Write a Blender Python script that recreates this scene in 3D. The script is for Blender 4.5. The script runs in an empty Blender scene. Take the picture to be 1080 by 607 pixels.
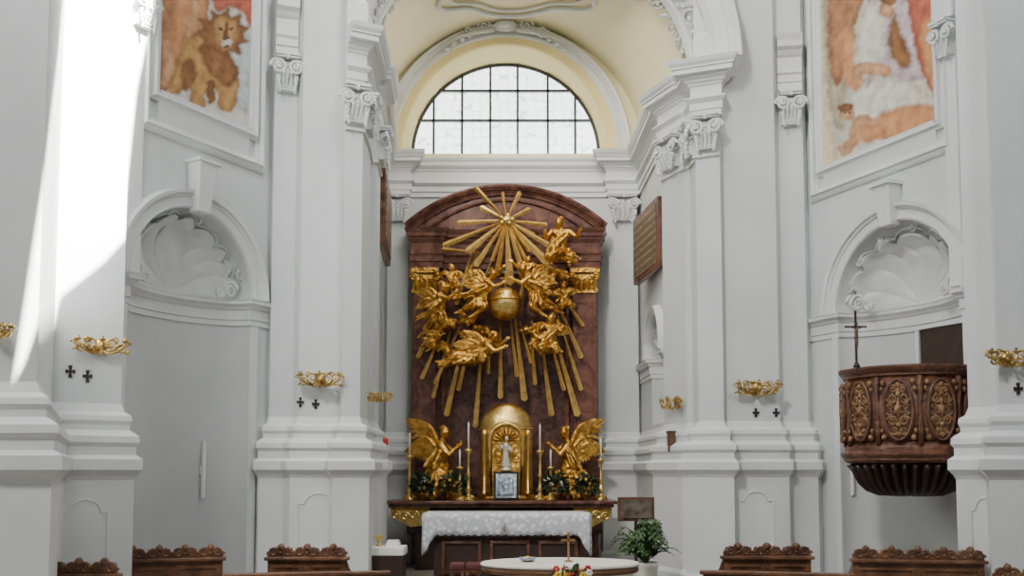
import bpy, math, random
import numpy as np
from mathutils import Vector, Matrix
random.seed(7)
F=1000.0; EYE=1.7; HY=495.0; CX=540.0
def V(px,py,d): return Vector(((px-CX)/F*d, d, EYE+(HY-py)/F*d))
def XY(px,d): return Vector(((px-CX)/F*d, d, 0))
Zv=Vector((0,0,1))
# ------------------------------------------------------------ materials
def mat(name,col,rough=0.6,metal=0.0,var=0.0,vscale=3.0,bump=0.0,bscale=20.0,col2=None,emit=0,dist=0.0,detail=6,spec=None):
    m=bpy.data.materials.new(name); m.use_nodes=True
    nt=m.node_tree; b=nt.nodes['Principled BSDF']
    b.inputs['Roughness'].default_value=rough; b.inputs['Metallic'].default_value=metal
    if spec is not None: b.inputs['Specular IOR Level'].default_value=spec
    c=(*col,1); b.inputs['Base Color'].default_value=c
    tc=nt.nodes.new('ShaderNodeTexCoord')
    if var>0 or col2:
        n=nt.nodes.new('ShaderNodeTexNoise'); n.inputs['Scale'].default_value=vscale; n.inputs['Detail'].default_value=detail
        n.inputs['Distortion'].default_value=dist
        nt.links.new(tc.outputs['Object'],n.inputs['Vector'])
        r=nt.nodes.new('ShaderNodeValToRGB')
        r.color_ramp.elements[0].position=0.35; r.color_ramp.elements[1].position=0.65
        if col2: a=(*col2,1)
        else: a=(*[x*(1-var) for x in col],1)
        r.color_ramp.elements[0].color=a; r.color_ramp.elements[1].color=c
        nt.links.new(n.outputs['Fac'],r.inputs['Fac']); nt.links.new(r.outputs['Color'],b.inputs['Base Color'])
    if bump>0:
        n2=nt.nodes.new('ShaderNodeTexNoise'); n2.inputs['Scale'].default_value=bscale; n2.inputs['Detail'].default_value=4
        nt.links.new(tc.outputs['Object'],n2.inputs['Vector'])
        bp=nt.nodes.new('ShaderNodeBump'); bp.inputs['Strength'].default_value=bump; bp.inputs['Distance'].default_value=0.05
        nt.links.new(n2.outputs['Fac'],bp.inputs['Height']); nt.links.new(bp.outputs['Normal'],b.inputs['Normal'])
    return m
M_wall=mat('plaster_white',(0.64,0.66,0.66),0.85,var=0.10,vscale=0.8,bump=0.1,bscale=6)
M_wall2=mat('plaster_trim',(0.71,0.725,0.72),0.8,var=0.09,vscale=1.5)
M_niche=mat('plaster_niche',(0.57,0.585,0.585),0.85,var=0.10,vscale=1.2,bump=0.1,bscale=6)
M_cream=mat('plaster_cream',(0.80,0.66,0.31),0.8,var=0.08,vscale=1.0)
M_cream2=mat('plaster_cream_light',(0.80,0.72,0.46),0.8,var=0.06,vscale=1.0)
M_floor=mat('stone_floor',(0.32,0.29,0.25),0.5,var=0.3,vscale=2)
M_gold=mat('gilding',(0.82,0.48,0.11),0.33,1.0,col2=(0.38,0.18,0.03),vscale=8,bump=0.6,bscale=16)
M_gold2=mat('gilding_bright',(0.95,0.66,0.22),0.30,1.0,var=0.35,vscale=12,bump=0.15,bscale=30)
M_ray=mat('gilding_ray',(0.85,0.56,0.17),0.32,0.65,var=0.35,vscale=10)
M_brass=mat('brass',(0.80,0.56,0.20),0.3,1.0,var=0.5,vscale=15)
M_marble=mat('red_marble',(0.21,0.092,0.062),0.24,col2=(0.085,0.032,0.024),vscale=3.5,dist=1.5,detail=12)
M_marble2=mat('dark_marble',(0.14,0.066,0.05),0.25,col2=(0.06,0.025,0.02),vscale=4,dist=2,detail=12)
M_wood=mat('carved_walnut',(0.17,0.07,0.038),0.4,col2=(0.08,0.03,0.017),vscale=8,bump=0.4,bscale=25)
M_pew=mat('oak_brown',(0.20,0.09,0.042),0.4,col2=(0.09,0.038,0.018),vscale=6,bump=0.3,bscale=18)
M_dark=mat('dark_wood',(0.045,0.022,0.014),0.5,var=0.4,vscale=6)
M_black=mat('black_iron',(0.03,0.022,0.018),0.5,0.2,var=0.2)
M_muntin=mat('lead_grey',(0.05,0.055,0.06),0.6,var=0.1)
M_white=mat('white_wax',(0.85,0.83,0.76),0.5,var=0.03)
M_tab=mat('table_stone',(0.80,0.77,0.66),0.5,var=0.05)
M_silver=mat('silver',(0.62,0.70,0.80),0.3,1.0,var=0.45,vscale=18,bump=0.5,bscale=30)
M_pale=mat('pale_gilt',(0.85,0.80,0.62),0.35,0.6,var=0.3,vscale=20)
M_leaf=mat('leaf_green',(0.07,0.15,0.035),0.5,col2=(0.02,0.05,0.012),vscale=10)
M_leafd=mat('leaf_dark',(0.03,0.06,0.018),0.5,col2=(0.01,0.02,0.008),vscale=10)
M_red=mat('petal_red',(0.65,0.03,0.02),0.5,var=0.3)
M_yel=mat('petal_yellow',(0.8,0.55,0.04),0.5,var=0.2)
M_wht=mat('petal_white',(0.8,0.78,0.7),0.5,var=0.1)
M_redf=mat('red_fabric',(0.11,0.025,0.022),0.8,var=0.3)
M_terr=mat('glazed_pot',(0.7,0.68,0.6),0.4,var=0.1)
M_cloth=mat('lace_cloth',(0.78,0.79,0.80),0.9)
nt=M_cloth.node_tree; b=nt.nodes['Principled BSDF']
tc=nt.nodes.new('ShaderNodeTexCoord'); vo=nt.nodes.new('ShaderNodeTexVoronoi'); vo.inputs['Scale'].default_value=14
nt.links.new(tc.outputs['Object'],vo.inputs['Vector'])
rr=nt.nodes.new('ShaderNodeValToRGB'); rr.color_ramp.elements[0].color=(0.84,0.85,0.88,1); rr.color_ramp.elements[0].position=0.25
rr.color_ramp.elements[1].color=(0.55,0.56,0.60,1); rr.color_ramp.elements[1].position=0.55
nt.links.new(vo.outputs['Distance'],rr.inputs['Fac']); nt.links.new(rr.outputs['Color'],b.inputs['Base Color'])
M_plq=mat('plaque_inscribed',(0.16,0.13,0.09),0.45)
nt=M_plq.node_tree; b=nt.nodes['Principled BSDF']
tc=nt.nodes.new('ShaderNodeTexCoord')
mp=nt.nodes.new('ShaderNodeMapping'); mp.inputs['Scale'].default_value=(30,30,9); nt.links.new(tc.outputs['Object'],mp.inputs['Vector'])
n1=nt.nodes.new('ShaderNodeTexNoise'); n1.inputs['Scale'].default_value=1.0; nt.links.new(mp.outputs['Vector'],n1.inputs['Vector'])
wv=nt.nodes.new('ShaderNodeTexWave'); wv.bands_direction='Z'; wv.inputs['Scale'].default_value=2.6; nt.links.new(tc.outputs['Object'],wv.inputs['Vector'])
mu=nt.nodes.new('ShaderNodeMath'); mu.operation='MULTIPLY'; nt.links.new(n1.outputs['Fac'],mu.inputs[0]); nt.links.new(wv.outputs['Fac'],mu.inputs[1])
rr=nt.nodes.new('ShaderNodeValToRGB'); rr.color_ramp.elements[0].color=(0.13,0.10,0.07,1); rr.color_ramp.elements[0].position=0.38
rr.color_ramp.elements[1].color=(0.40,0.28,0.12,1); rr.color_ramp.elements[1].position=0.50
nt.links.new(mu.outputs[0],rr.inputs['Fac']); nt.links.new(rr.outputs['Color'],b.inputs['Base Color'])
M_glass=bpy.data.materials.new('window_glass'); M_glass.use_nodes=True
nt=M_glass.node_tree; b=nt.nodes['Principled BSDF']
tc=nt.nodes.new('ShaderNodeTexCoord'); vo=nt.nodes.new('ShaderNodeTexVoronoi'); vo.feature='DISTANCE_TO_EDGE'; vo.inputs['Scale'].default_value=6.0; vo.inputs['Randomness'].default_value=0.3
nt.links.new(tc.outputs['Object'],vo.inputs['Vector'])
rr=nt.nodes.new('ShaderNodeValToRGB'); rr.color_ramp.elements[0].color=(0.36,0.45,0.50,1); rr.color_ramp.elements[0].position=0.0
rr.color_ramp.elements[1].color=(0.93,0.98,1.0,1); rr.color_ramp.elements[1].position=0.06
nt.links.new(vo.outputs['Distance'],rr.inputs['Fac']); nt.links.new(rr.outputs['Color'],b.inputs['Emission Color'])
b.inputs['Emission Strength'].default_value=3.4; b.inputs['Base Color'].default_value=(0.8,0.85,0.9,1)

# ------------------------------------------------------------ object helpers
def link(o): bpy.context.scene.collection.objects.link(o); return o
def struct(o,label=None):
    o['kind']='structure'
    if label: o['label']=label
    return o
def top(o,label,cat,group=None):
    o['label']=label; o['category']=cat
    if group: o['group']=group
    return o
def empty(name,loc,label,cat,group=None):
    e=bpy.data.objects.new(name,None); e.empty_display_size=0.1; e.location=loc; link(e)
    return top(e,label,cat,group)
def par(o,e):
    o.parent=e; o.matrix_parent_inverse=Matrix.Translation(-Vector(e.location)) if e.type=='EMPTY' else Matrix.Identity(4)
    return o
class MB:
    def __init__(s): s.v=[]; s.f=[]
    def add(s,vs,fs):
        k=len(s.v); s.v+= [Vector(x) for x in vs]; s.f+=[tuple(i+k for i in f) for f in fs]; return s
    def box(s,x0,x1,y0,y1,z0,z1):
        vs=[(x0,y0,z0),(x1,y0,z0),(x1,y1,z0),(x0,y1,z0),(x0,y0,z1),(x1,y0,z1),(x1,y1,z1),(x0,y1,z1)]
        return s.add(vs,[(0,3,2,1),(4,5,6,7),(0,1,5,4),(1,2,6,5),(2,3,7,6),(3,0,4,7)])
    def obox(s,c,ax,ay,az):
        vs=[]
        for k in(-1,1):
            for i,j in((-1,-1),(1,-1),(1,1),(-1,1)): vs.append(c+ax*i+ay*j+az*k)
        return s.add(vs,[(0,3,2,1),(4,5,6,7),(0,1,5,4),(1,2,6,5),(2,3,7,6),(3,0,4,7)])
    def prism(s,poly,vec):
        n=len(poly); vs=[Vector(p) for p in poly]+[Vector(p)+vec for p in poly]
        fs=[tuple(range(n)),tuple(range(2*n-1,n-1,-1))]+[(i,i+n,(i+1)%n+n,(i+1)%n) for i in range(n)]
        return s.add(vs,fs)
    def tube(s,pts,r,n=8):
        pts=[Vector(p) for p in pts]; m=len(pts)
        if not hasattr(r,'__len__'): r=[r]*m
        t0=(pts[1]-pts[0]).normalized(); a=Vector((0,0,1)) if abs(t0.z)<.9 else Vector((1,0,0))
        nn=t0.cross(a).normalized(); vs=[]
        for i in range(m):
            t=(pts[min(i+1,m-1)]-pts[max(i-1,0)]).normalized()
            nn=(nn-t*nn.dot(t)).normalized(); bb=t.cross(nn)
            for k in range(n):
                an=2*math.pi*k/n; vs.append(pts[i]+(nn*math.cos(an)+bb*math.sin(an))*r[i])
        fs=[(i*n+k,i*n+(k+1)%n,(i+1)*n+(k+1)%n,(i+1)*n+k) for i in range(m-1) for k in range(n)]
        fs+=[tuple(range(n-1,-1,-1)),tuple((m-1)*n+k for k in range(n))]
        return s.add(vs,fs)
    def ball(s,c,r,seg=12,rings=8,M=None):
        if not hasattr(r,'__len__'): r=(r,r,r)
        c=Vector(c); vs=[Vector((0,0,r[2]))]
        for i in range(1,rings):
            th=math.pi*i/rings
            for k in range(seg):
                a=2*math.pi*k/seg; vs.append(Vector((r[0]*math.sin(th)*math.cos(a),r[1]*math.sin(th)*math.sin(a),r[2]*math.cos(th))))
        vs.append(Vector((0,0,-r[2])))
        if M: vs=[M@v for v in vs]
        vs=[v+c for v in vs]; fs=[]
        for k in range(seg): fs.append((0,1+k,1+(k+1)%seg))
        for i in range(rings-2):
            for k in range(seg):
                a=1+i*seg+k; b2=1+i*seg+(k+1)%seg; fs.append((a,a+seg,b2+seg,b2))
        L=len(vs)-1; o=1+(rings-2)*seg
        for k in range(seg): fs.append((L,o+(k+1)%seg,o+k))
        return s.add(vs,fs)
    def bone(s,p,q,r1,r2):
        p=Vector(p); q=Vector(q); s.ball(p,r1,10,7); s.ball(q,r2,10,7)
        if (q-p).length>1e-4: s.tube([p,q],[r1*.98,r2*.98],10)
        return s
    def lathe(s,c,prof,n=16,sy=1.0):
        c=Vector(c); vs=[]
        for r,z in prof:
            for k in range(n):
                a=2*math.pi*k/n; vs.append(c+Vector((r*math.cos(a),r*sy*math.sin(a),z)))
        m=len(prof)
        fs=[(i*n+k,i*n+(k+1)%n,(i+1)*n+(k+1)%n,(i+1)*n+k) for i in range(m-1) for k in range(n)]
        fs+=[tuple(range(n-1,-1,-1)),tuple((m-1)*n+k for k in range(n))]
        return s.add(vs,fs)
    def sweep(s,path,N,prof,closed=False,caps=True):
        path=[Vector(p) for p in path]; m=len(path); N=Vector(N).normalized(); k=len(prof); vs=[]
        for i in range(m):
            if closed: a=path[i-1]; c=path[(i+1)%m]
            else: a=path[i-1] if i>0 else None; c=path[i+1] if i<m-1 else None
            l1=((path[i]-a).normalized().cross(N)).normalized() if a is not None else None
            l2=((c-path[i]).normalized().cross(N)).normalized() if c is not None else None
            if l1 is None: lat=l2
            elif l2 is None: lat=l1
            else:
                lat=l1+l2
                if lat.length<1e-5: lat=l1
                else:
                    lat.normalize(); lat=lat/max(0.35,lat.dot(l1))
            for (x,y) in prof: vs.append(path[i]+lat*x+N*y)
        fs=[]
        for i in range(m if closed else m-1):
            j=(i+1)%m
            for q in range(k-1): fs.append((i*k+q,j*k+q,j*k+q+1,i*k+q+1))
        if caps and not closed and k>2:
            fs.append(tuple(range(k))); fs.append(tuple((m-1)*k+q for q in range(k-1,-1,-1)))
        return s.add(vs,fs)
    def xf(s,M): s.v=[M@v for v in s.v]; return s
    def obj(s,name,m,parent=None,smooth=False,bevel=0,remesh=0,disp=0):
        me=bpy.data.meshes.new(name); me.from_pydata([tuple(v) for v in s.v],[],s.f); me.update()
        me.materials.append(m)
        o=bpy.data.objects.new(name,me); link(o)
        if smooth:
            for p in me.polygons: p.use_smooth=True
        if bevel:
            md=o.modifiers.new('b','BEVEL'); md.width=bevel; md.segments=2; md.limit_method='ANGLE'
        if remesh:
            md=o.modifiers.new('r','REMESH'); md.mode='VOXEL'; md.voxel_size=remesh; md.use_smooth_shade=True
            md=o.modifiers.new('s','SMOOTH'); md.iterations=1; md.factor=0.5
            if disp:
                md=o.modifiers.new('d','DISPLACE'); md.texture=TEX; md.strength=disp; md.mid_level=0.5; md.texture_coords='GLOBAL'
        if parent: par(o,parent)
        return o
TEX=bpy.data.textures.new('folds','CLOUDS'); TEX.noise_scale=0.06
def smoothpoly(pts,k=4):
    n=len(pts); out=[]
    for i in range(n):
        p0,p1,p2,p3=[Vector((*pts[(i+j-1)%n],0)) for j in range(4)]
        for q in range(k):
            t=q/k
            r=0.5*((2*p1)+(-p0+p2)*t+(2*p0-5*p1+4*p2-p3)*t*t+(-p0+3*p1-3*p2+p3)*t**3); out.append((r.x,r.y))
    return out
TR=[0]
def trim(mb,m=None,smooth=False,label=None,bevel=0):
    TR[0]+=1
    return struct(mb.obj('trim_%d'%TR[0],m or M_wall2,smooth=smooth,bevel=bevel),label)

# ------------------------------------------------------------ plan of the walls
P_L1=[(-260,7.0),(45,7.0),(62,9.1),(134,9.4),(131,9.9)]
P_L2=[(286,11.8),(288,11.66),(312,11.75),(318,11.6),(360,11.75),(363,11.6),(382,11.7),(388,12.3)]
P_C=[(388,12.3),(391,12.9),(397,12.9),(401,13.5),(396,13.55),(404,16.5),(409,16.5),(409,16.35),(431,16.35),(431,16.5),
     (642,16.5),(642,16.35),(672,16.35),(672,16.5),(674,16.5)]
P_C2=[(703,13.8),(698,13.75),(722,13.2),(728,13.15),(736,12.75)]
P_R2=[(736,12.75),(734,12.7),(760,12.58),(761,12.7),(818,12.7),(822,12.85),(848,12.8),(852,12.95)]
P_R1=[(1018,10.6),(1014,9.9),(1044,9.75),(1047,9.45),(1300,9.45)]
xy=lambda L:[XY(*p) for p in L]
L1,L2,C1,C2,R2,R1=map(xy,(P_L1,P_L2,P_C,P_C2,P_R2,P_R1))
H=10.6
def wall(path,name,h,z0=0):
    o=MB().sweep(path,Zv,[(0,z0),(0,h)]).obj(name,M_wall); return struct(o)
wall(L1,'wall_left_pier',H); wall(L2,'wall_left',H); wall(C1,'wall_back',7.12); wall(C2,'wall_chancel_right',7.3)
wall(R2,'wall_right',H); wall(R1,'wall_right_pier',H)
allsegs=[]
FULL=L1+L2+C1+C2+R2+R1
for a,b2 in zip(FULL[:-1],FULL[1:]): allsegs.append((a,b2))
def hit(px):
    a=(px-CX)/F; best=None
    for S,E in allsegs:
        T=E-S; L=T.length
        if L<1e-6: continue
        T=T/L; den=T.x-a*T.y
        if abs(den)<1e-6: continue
        u=(a*S.y-S.x)/den
        if -1e-3<=u<=L+1e-3:
            y=S.y+T.y*u
            if y>1 and (best is None or y<best[0]): best=(y,T.cross(Zv).normalized())
    return best
base=[(0.0,0.0),(0.17,0.0),(0.17,0.30),(0.13,0.36),(0.13,1.60),(0.15,1.64),(0.20,1.70),(0.20,1.80),(0.14,1.84),(0.14,1.92),(0.17,1.96),(0.165,2.02),(0.11,2.06),(0.08,2.08),(0.08,2.13),(0.10,2.17),(0.09,2.22),(0.03,2.26),(0.0,2.34)]
trim(MB().sweep(L1,Zv,base)); trim(MB().sweep(L2+C1[1:],Zv,base)); trim(MB().sweep(C2+R2[1:],Zv,base)); trim(MB().sweep(R1,Zv,base))
trim(MB().sweep([C1[-1],C2[0]],Zv,base))
ent=[(0,6.42),(0.03,6.42),(0.03,6.50),(0.05,6.51),(0.05,6.60),(0.08,6.63),(0.10,6.65),(0.10,6.67),(0.04,6.69),(0.04,6.83),(0.06,6.85),(0.06,6.87),(0.09,6.89),(0.09,6.91),(0.14,6.94),(0.14,6.96),(0.20,6.97),(0.20,7.03),(0.22,7.04),(0.22,7.06),(0.25,7.10),(0.27,7.15),(0.0,7.18)]
trim(MB().sweep(L2[5:]+C1[1:10],Zv,ent)); trim(MB().sweep(C1[10:]+C2+R2[1:4],Zv,ent))
trim(MB().sweep(C1[9:11],Zv,[(0,6.42),(0.03,6.42),(0.03,6.50),(0.05,6.51),(0.05,6.60),(0.08,6.63),(0.10,6.65),(0.10,6.67),(0.04,6.69),(0.04,6.86),(0.06,6.88),(0.06,6.90),(0.09,6.93),(0.11,6.96),(0.11,7.02),(0.13,7.05),(0.14,7.09),(0.0,7.13)]))
for seg in (L2[1:3],R2[5:7]):
    trim(MB().sweep(seg,Zv,[(0,6.85),(0.03,6.85),(0.03,6.95),(0.05,6.96),(0.05,7.05),(0.08,7.08),(0.04,7.10),(0.04,7.3),(0.07,7.33),(0.1,7.38),(0.15,7.42),(0.15,7.5),(0.19,7.58),(0,7.6)]))
for pth in (L2[5:8],R2[1:4]):
    trim(MB().sweep(pth,Zv,[(0,7.18),(0.05,7.18),(0.05,7.5),(0.02,7.55),(0,7.6)]))
def curl(mb,c,U,Wv,r,turns,th,sg=1,ph=0):
    pts=[];rr=[]
    m=int(turns*12)
    for k in range(m+1):
        a=ph+sg*k*2*math.pi/12; q=r*(1-k/(m*1.15)); pts.append(c+U*q*math.cos(a)+Wv*q*math.sin(a)); rr.append(th*(1-k/(m*2)))
    mb.tube(pts,rr,6)
# ---------------------------------------------------------- bays with shell niches
def bay(S,E,nm,r,zs,pc,depth=0.5,zb=0.0,h=H,side=1):
    T=(E-S); L=T.length; T=T/L; n=T.cross(Zv).normalized()
    def W(u,z,o=0): return S+T*u+n*o+Zv*z
    def rayuv(px,py):
        a=(px-CX)/F; u=(a*S.y-S.x)/(T.x-a*T.y); y=S.y+T.y*u; return u,EYE+(HY-py)/F*y
    uc=rayuv(pc,300)[0] if pc else L/2
    K=28
    arc=[(uc-r*math.cos(math.pi*i/K),zs+r*math.sin(math.pi*i/K)) for i in range(K+1)]
    mb=MB()
    outl=[(0,zb),(uc-r,zb)]+arc+[(uc+r,zb),(L,zb),(L,h),(0,h)]
    mb.add([W(*p) for p in outl],[tuple(range(len(outl)))])
    if zb>0: mb.add([W(0,0),W(L,0),W(L,zb),W(0,zb)],[(0,1,2,3)])
    struct(mb.obj(nm,M_wall,smooth=False))
    vs=[];fs=[]; mb=MB()
    for i in range(K+1):
        a=math.pi*i/K
        for z in(zb,zs): vs.append(W(uc-r*math.cos(a),z,-depth*math.sin(a)))
    for i in range(K): fs.append((2*i,2*i+1,2*i+3,2*i+2))
    mb.add(vs,fs)
    if zb>0: mb.add([W(uc-r*math.cos(math.pi*i/K),zb,-depth*math.sin(math.pi*i/K)) for i in range(K+1)],[tuple(range(K+1))])
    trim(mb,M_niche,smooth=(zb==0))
    J=14; vs=[];fs=[]
    for i in range(K+1):
        t=math.pi*i/K
        for j in range(J+1):
            s=math.pi/2*j/J; vs.append(W(uc-r*math.sin(s)*math.cos(t),zs+r*math.sin(s)*math.sin(t),-depth*math.cos(s)))
    for i in range(K):
        for j in range(J): fs.append((i*(J+1)+j,(i+1)*(J+1)+j,(i+1)*(J+1)+j+1,i*(J+1)+j+1))
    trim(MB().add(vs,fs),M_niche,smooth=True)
    # rococo shell: uneven swaying flutes, rippled lip and scrolling rim
    NF=9; K2=NF*18; J=30; vs=[];fs=[]
    def warp(t): return t+0.16*math.sin(2*t+.6)*math.sin(t)+.08*math.sin(5*t+side)*math.sin(t)
    def lobf(t): return abs(math.sin(NF*warp(t)))
    def smx(t): return 1.04+0.13*lobf(t)+.09*math.sin(2.3*t+side)*math.sin(t)
    for i in range(K2+1):
        t=math.pi*i/K2; lob=lobf(t)
        for j in range(J+1):
            q=j/J; s=smx(t)*q
            rad=r*math.sin(s)
            lift=0.055*q*(lob**.6)+0.016*math.sin(q*17+t*4+2.5*math.sin(3*t))*q
            tt=t+side*.38*math.sin(math.pi*q)*math.sin(t)
            if j==J: lift=-0.03
            elif j>=J-3: lift+=(0.065,.06,.03)[J-1-j]
            vs.append(W(uc-rad*math.cos(tt),zs+rad*math.sin(tt)*0.97+0.01,-depth*math.cos(s)*0.97+0.01+lift))
    for i in range(K2):
        for j in range(J): fs.append((i*(J+1)+j,(i+1)*(J+1)+j,(i+1)*(J+1)+j+1,i*(J+1)+j+1))
    mb=MB().add(vs,fs)
    for sg in(-1,1):
        for (cu,cz,rq) in ((.76,.12,.12),(.90,.33,.08),(.60,.07,.07)):
            curl(mb,W(uc+sg*r*cu,zs+cz*r,-.10-.15*(.9-cu)),T*sg,Zv,rq*r,1.9,.02*r,sg=1 if cu!=.60 else -1)
    for q,(ta,rq) in enumerate(((.75,.07),(1.2,.05),(1.75,.07),(2.25,.055),(2.6,.05))):
        s=smx(ta)+.12; rad=r*math.sin(s); c_=W(uc-rad*math.cos(ta),zs+rad*math.sin(ta),-depth*math.cos(s)+.05)
        curl(mb,c_,T,Zv,rq*r,1.5,.017*r,sg=1 if q%2 else -1,ph=ta)
    wav=[]
    for i in range(K2+1):
        t=math.pi*(0.05+0.90*i/K2); s=smx(t)+.10+.03*math.sin(9*t); rad=r*math.sin(min(s,1.5))
        wav.append(W(uc-rad*math.cos(t),zs+rad*math.sin(t),-depth*math.cos(s)+0.035))
    mb.tube(wav,[(.017+.009*math.sin(i*.23))*r/0.93 for i in range(K2+1)],6)
    trim(mb,smooth=True)
    arcp=[W(u,z) for u,z in arc]
    k=r/0.93
    prof=[(0.0,-0.02),(0.0,0.05),(-0.02*k,0.065),(-0.03*k,0.04),(-0.12*k,0.045),(-0.13*k,0.07),(-0.15*k,0.075),(-.16*k,.11),(-0.20*k,0.12),(-0.215*k,0.04),(-0.22*k,0.0)]
    trim(MB().sweep(arcp,n,prof))
    ip=[W(0,0)]+[W(uc-r*math.cos(math.pi*i/K),0,-depth*math.sin(math.pi*i/K)) for i in range(K+1)]+[W(L,0)]
    ipr=[(0,zs-0.30),(0.02,zs-0.30),(0.02,zs-0.24),(0.035,zs-0.23),(0.035,zs-0.12),(0.06,zs-0.10),(0.06,zs-.09),(0.09,zs-0.06),(0.11,zs-0.05),(0.11,zs-0.02),(0.12,zs+0.0),(0,zs+0.02)]
    trim(MB().sweep(ip,Zv,ipr))
    return W,rayuv,uc,L,n,T
WL,rL,ucL,LL,nL,TL=bay(L1[-1],L2[0],'wall_left_bay',0.90,3.73,206,side=-1)
WR,rR,ucR,LR,nR,TR_=bay(R2[-1],R1[0],'wall_right_bay',0.98,3.72,942,side=1)
bay(C1[-1],C2[0],'wall_chancel_niche',0.62,3.45,692,depth=0.4,zb=2.4,h=7.3)
for W,uc,zt in((WL,ucL,4.58),(WR,ucR,4.64)):
    a,b2=0.09,0.14; z0,z1=zt,5.14
    vs=[W(uc-a,z0,0),W(uc+a,z0,0),W(uc+a,z0,0.15),W(uc-a,z0,0.15),W(uc-b2,z1,0),W(uc+b2,z1,0),W(uc+b2,z1,0.22),W(uc-b2,z1,0.22)]
    trim(MB().add(vs,[(0,3,2,1),(4,5,6,7),(0,1,5,4),(1,2,6,5),(2,3,7,6),(3,0,4,7)]),bevel=0.015)
    c=W(uc,5.15,0.11); T=(W(1,0)-W(0,0))
    trim(MB().obox(c,T*0.165,(W(0,0,1)-W(0,0,0))*0.135,Zv*0.02))
for W,uc,r in((WL,ucL,0.90),(WR,ucR,0.98)):
    for u in(uc-r-0.05,uc+r+0.05):
        T=(W(1,0)-W(0,0)); N=(W(0,0,1)-W(0,0,0))
        trim(MB().obox(W(u,1.71,0.0),T*0.05,N*0.03,Zv*1.71))
# ------------------------------------------------------------ fresco panels
M_fresco=bpy.data.materials.new('fresco_paint'); M_fresco.use_nodes=True
nt=M_fresco.node_tree; b=nt.nodes['Principled BSDF']; b.inputs['Roughness'].default_value=.9
at=nt.nodes.new('ShaderNodeVertexColor'); at.layer_name='paint'
tc=nt.nodes.new('ShaderNodeTexCoord'); nz=nt.nodes.new('ShaderNodeTexNoise'); nz.inputs['Scale'].default_value=10; nz.inputs['Detail'].default_value=9
nt.links.new(tc.outputs['Object'],nz.inputs['Vector'])
mx=nt.nodes.new('ShaderNodeMix'); mx.data_type='RGBA'; mx.blend_type='OVERLAY'; mx.inputs[0].default_value=.55
nt.links.new(at.outputs['Color'],mx.inputs[6]); nt.links.new(nz.outputs['Fac'],mx.inputs[7]); nt.links.new(mx.outputs[2],b.inputs['Base Color'])
def polysdf(Pp,poly):
    d2=np.full(len(Pp),1e9); ins=np.zeros(len(Pp),bool); n=len(poly)
    for i in range(n):
        a=np.array(poly[i]); b3=np.array(poly[(i+1)%n]); e=b3-a; w=Pp-a
        t=np.clip((w@e)/max(e@e,1e-9),0,1); d2=np.minimum(d2,((w-t[:,None]*e)**2).sum(1))
        c=((a[1]>Pp[:,1])!=(b3[1]>Pp[:,1]))
        xx=(b3[0]-a[0])*(Pp[:,1]-a[1])/((b3[1]-a[1]) if abs(b3[1]-a[1])>1e-9 else 1e-9)+a[0]
        ins^=(c&(Pp[:,0]<xx))
    return np.where(ins,1,-1)*np.sqrt(d2)
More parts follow.
